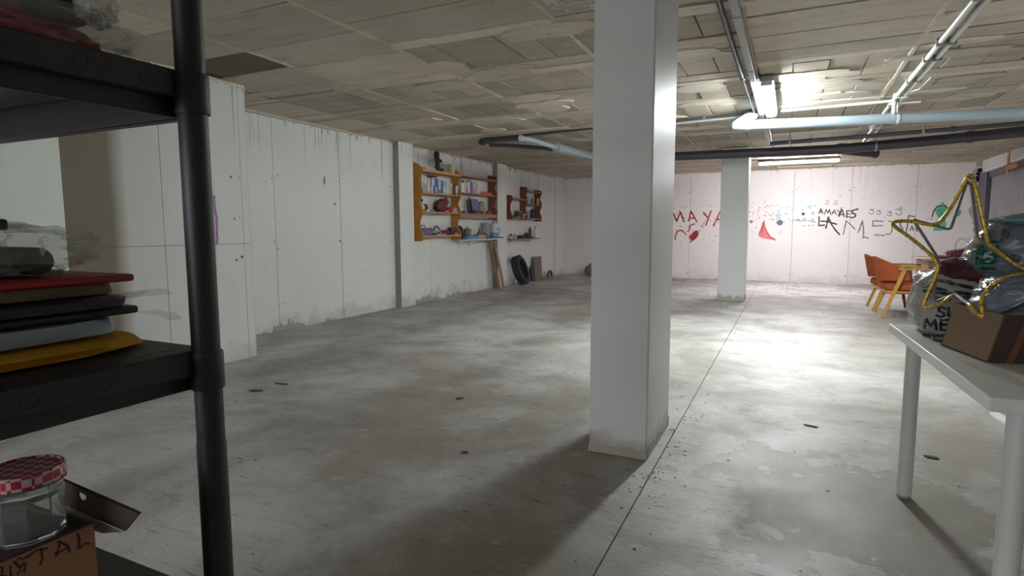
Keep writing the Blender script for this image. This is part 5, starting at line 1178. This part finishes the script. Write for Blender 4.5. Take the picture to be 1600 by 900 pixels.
it([[(.362,.7755),(.381,.774)],[(.371,.775),(.372,.757)]])
it([[(.386,.756),(.395,.774)],[(.395,.774),(.405,.756)],[(.389,.763),(.401,.763)]])
it([[(.415,.775),(.4155,.756)],[(.4155,.756),(.430,.755)]])
jr = thing('jam_jar', 'faceted glass jar with red gingham lid standing on the lettered carton', 'jar', (-.897, .388, ct-.006))
jc0 = Vector((-.899, .388, ct-.0055)); jm = MB(); n = 10; prof = [(.036, 0), (.041, .006), (.043, .03), (.0435, .058), (.0405, .064), (.043, .070), (.042, .078)]
for (r, z) in prof:
    for k in range(n): t = 2*PI*k/n+.2; jm.v.append(jc0+Vector((math.cos(t)*r, math.sin(t)*r, z)))
for i in range(len(prof)-1):
    for k in range(n): k2 = (k+1) % n; jm.f.append((i*n+k, i*n+k2, (i+1)*n+k2, (i+1)*n+k))
o = len(jm.v); inn = [(.040, .078), (.040, .06), (.0395, .01), (.03, .006)]
for (r, z) in inn:
    for k in range(n): t = 2*PI*k/n+.2; jm.v.append(jc0+Vector((math.cos(t)*r, math.sin(t)*r, z)))
for i in range(-1, len(inn)-1):
    a = o-n if i < 0 else o+i*n; b_ = o+(i+1)*n
    for k in range(n): k2 = (k+1) % n; jm.f.append((a+k, a+k2, b_+k2, b_+k))
jm.f.append(tuple(range(n))); jm.f.append(tuple(o+3*n+k for k in range(n)))
obj('glass', jm, GLASS, jr, smooth=20)
k = NT('gingham')
chx = k.t.nodes.new('ShaderNodeTexChecker'); chx.inputs['Scale'].default_value = 98; mp = k.t.nodes.new('ShaderNodeMapping'); mp.inputs['Rotation'].default_value = (0, 0, .5); mp.inputs['Scale'].default_value = (1, 1, 1)
k.L(k.tc, mp.inputs[0]); k.L(mp.outputs[0], chx.inputs['Vector']); chx.inputs['Color1'].default_value = (.42, .012, .03, 1); chx.inputs['Color2'].default_value = (.62, .55, .55, 1)
w1 = k.noise(40, 2, vec=k.tc); k.col(k.mix(.25, chx.outputs['Color'], (.42, .04, .07))); k.rough(.3); GING = k.m
ld = obj('lid', MB().lathe(jc0+Vector((0,0,.076)), [(.0415, 0), (.0445, .001), (.0450, .004), (.0450, .016), (.0435, .0185), (.040, .0190), (.039, .0175)], 36), GING, jr)
obj('lid_seam', MB().lathe(jc0+Vector((0,0,.0745)), [(.0435, 0), (.0452, .0006), (.0452, .002), (.0435, .0025)], 36), C((.10, .09, .09), .4), jr)
def fallen(y): pass
# ================================================================== FLOOR LITTER
def flake(x, y, l, wd, a, c, label, name='debris', cat='debris'):
    q = []; n = 9
    for k in range(n):
        t = 2*PI*k/n; f = random.uniform(.6, 1.2); u, v = l*f*math.cos(t), wd*f*math.sin(t); q.append((x+u*math.cos(a)-v*math.sin(a), y+u*math.sin(a)+v*math.cos(a)))
    return solo(name, MB().prism(q, .006, lambda u, v, t: (u, v, .001+t)), C(c, .9), label, cat, (x, y, 0), smooth=0)
flake(-3.48, 2.94, .05, .02, .4, (.05, .045, .04), 'small black flake of dirt on the floor near the near-left wall')
flake(-3.47, 3.16, .07, .012, .1, (.10, .085, .07), 'thin brownish sliver on the floor just beyond the black flake')
flake(-2.03, 3.40, .035, .02, .7, (.04, .035, .03), 'black crumb cluster in the open floor left of the nearest column')
flake(-1.50, 2.57, .022, .012, .2, (.06, .055, .05), 'tiny dark chip on the floor just left of the nearest column shadow')
flake(.71, 3.53, .035, .016, -.2, (.05, .045, .035), 'dark dry leaf scrap on the floor behind the white table leg')
flake(.17, 3.80, .04, .006, -.3, (.06, .055, .05), 'thin dark twig on the floor right of the sawn joint')
lit = MB(); rl = random.Random(21)
for i in range(760):
    m_ = rl.random()
    if m_ < .14: x, y = rl.gauss(-.53, .09), rl.gauss(3.1, .55)
    elif m_ < .60: x, y = rl.uniform(-2.6, 2.6), 14.1-abs(rl.gauss(0, 1.6))
    elif m_ < .7: x, y = rl.uniform(-5.2, -4.9), rl.uniform(4, 13)
    else: x, y = rl.uniform(-4, 2.5), rl.uniform(1.5, 10)
    if y > 14.0 or (-.93 < x < -.6 and 2.85 < y < 3.48) or (-1.03 < x < -.6 and 9.94 < y < 10.36): continue
    s_ = rl.uniform(.002, .008)*(1+.18*y) if y < 9 else rl.uniform(.008, .025)
    a = rl.uniform(0, 6.28); d = Vector((math.cos(a), math.sin(a), 0))*s_; e = Vector((-d.y, d.x, 0))*rl.uniform(.25, .7); c = Vector((x, y, .0012))
    lit.add([c-d, c+e*.8, c+d*.9, c-e, c+Vector((0, 0, s_*.35))], [(0,3,4), (3,2,4), (2,1,4), (1,0,4)])
o = obj('floor_grit', lit, P('grit_brown', (.13, .085, .06), .9, .5, 3), smooth=0, kind='stuff'); tag(o, 'scattered brown grit and flakes lying on the concrete floor', 'grit')
solo('white_strip', MB().beam((1.215, 4.52, .0125), (1.25, 4.15, .0125), .05, .022), WHITEL, 'short white strip lying on the floor behind the white table', 'strip', (1.23, 4.3, 0), bev=.002)
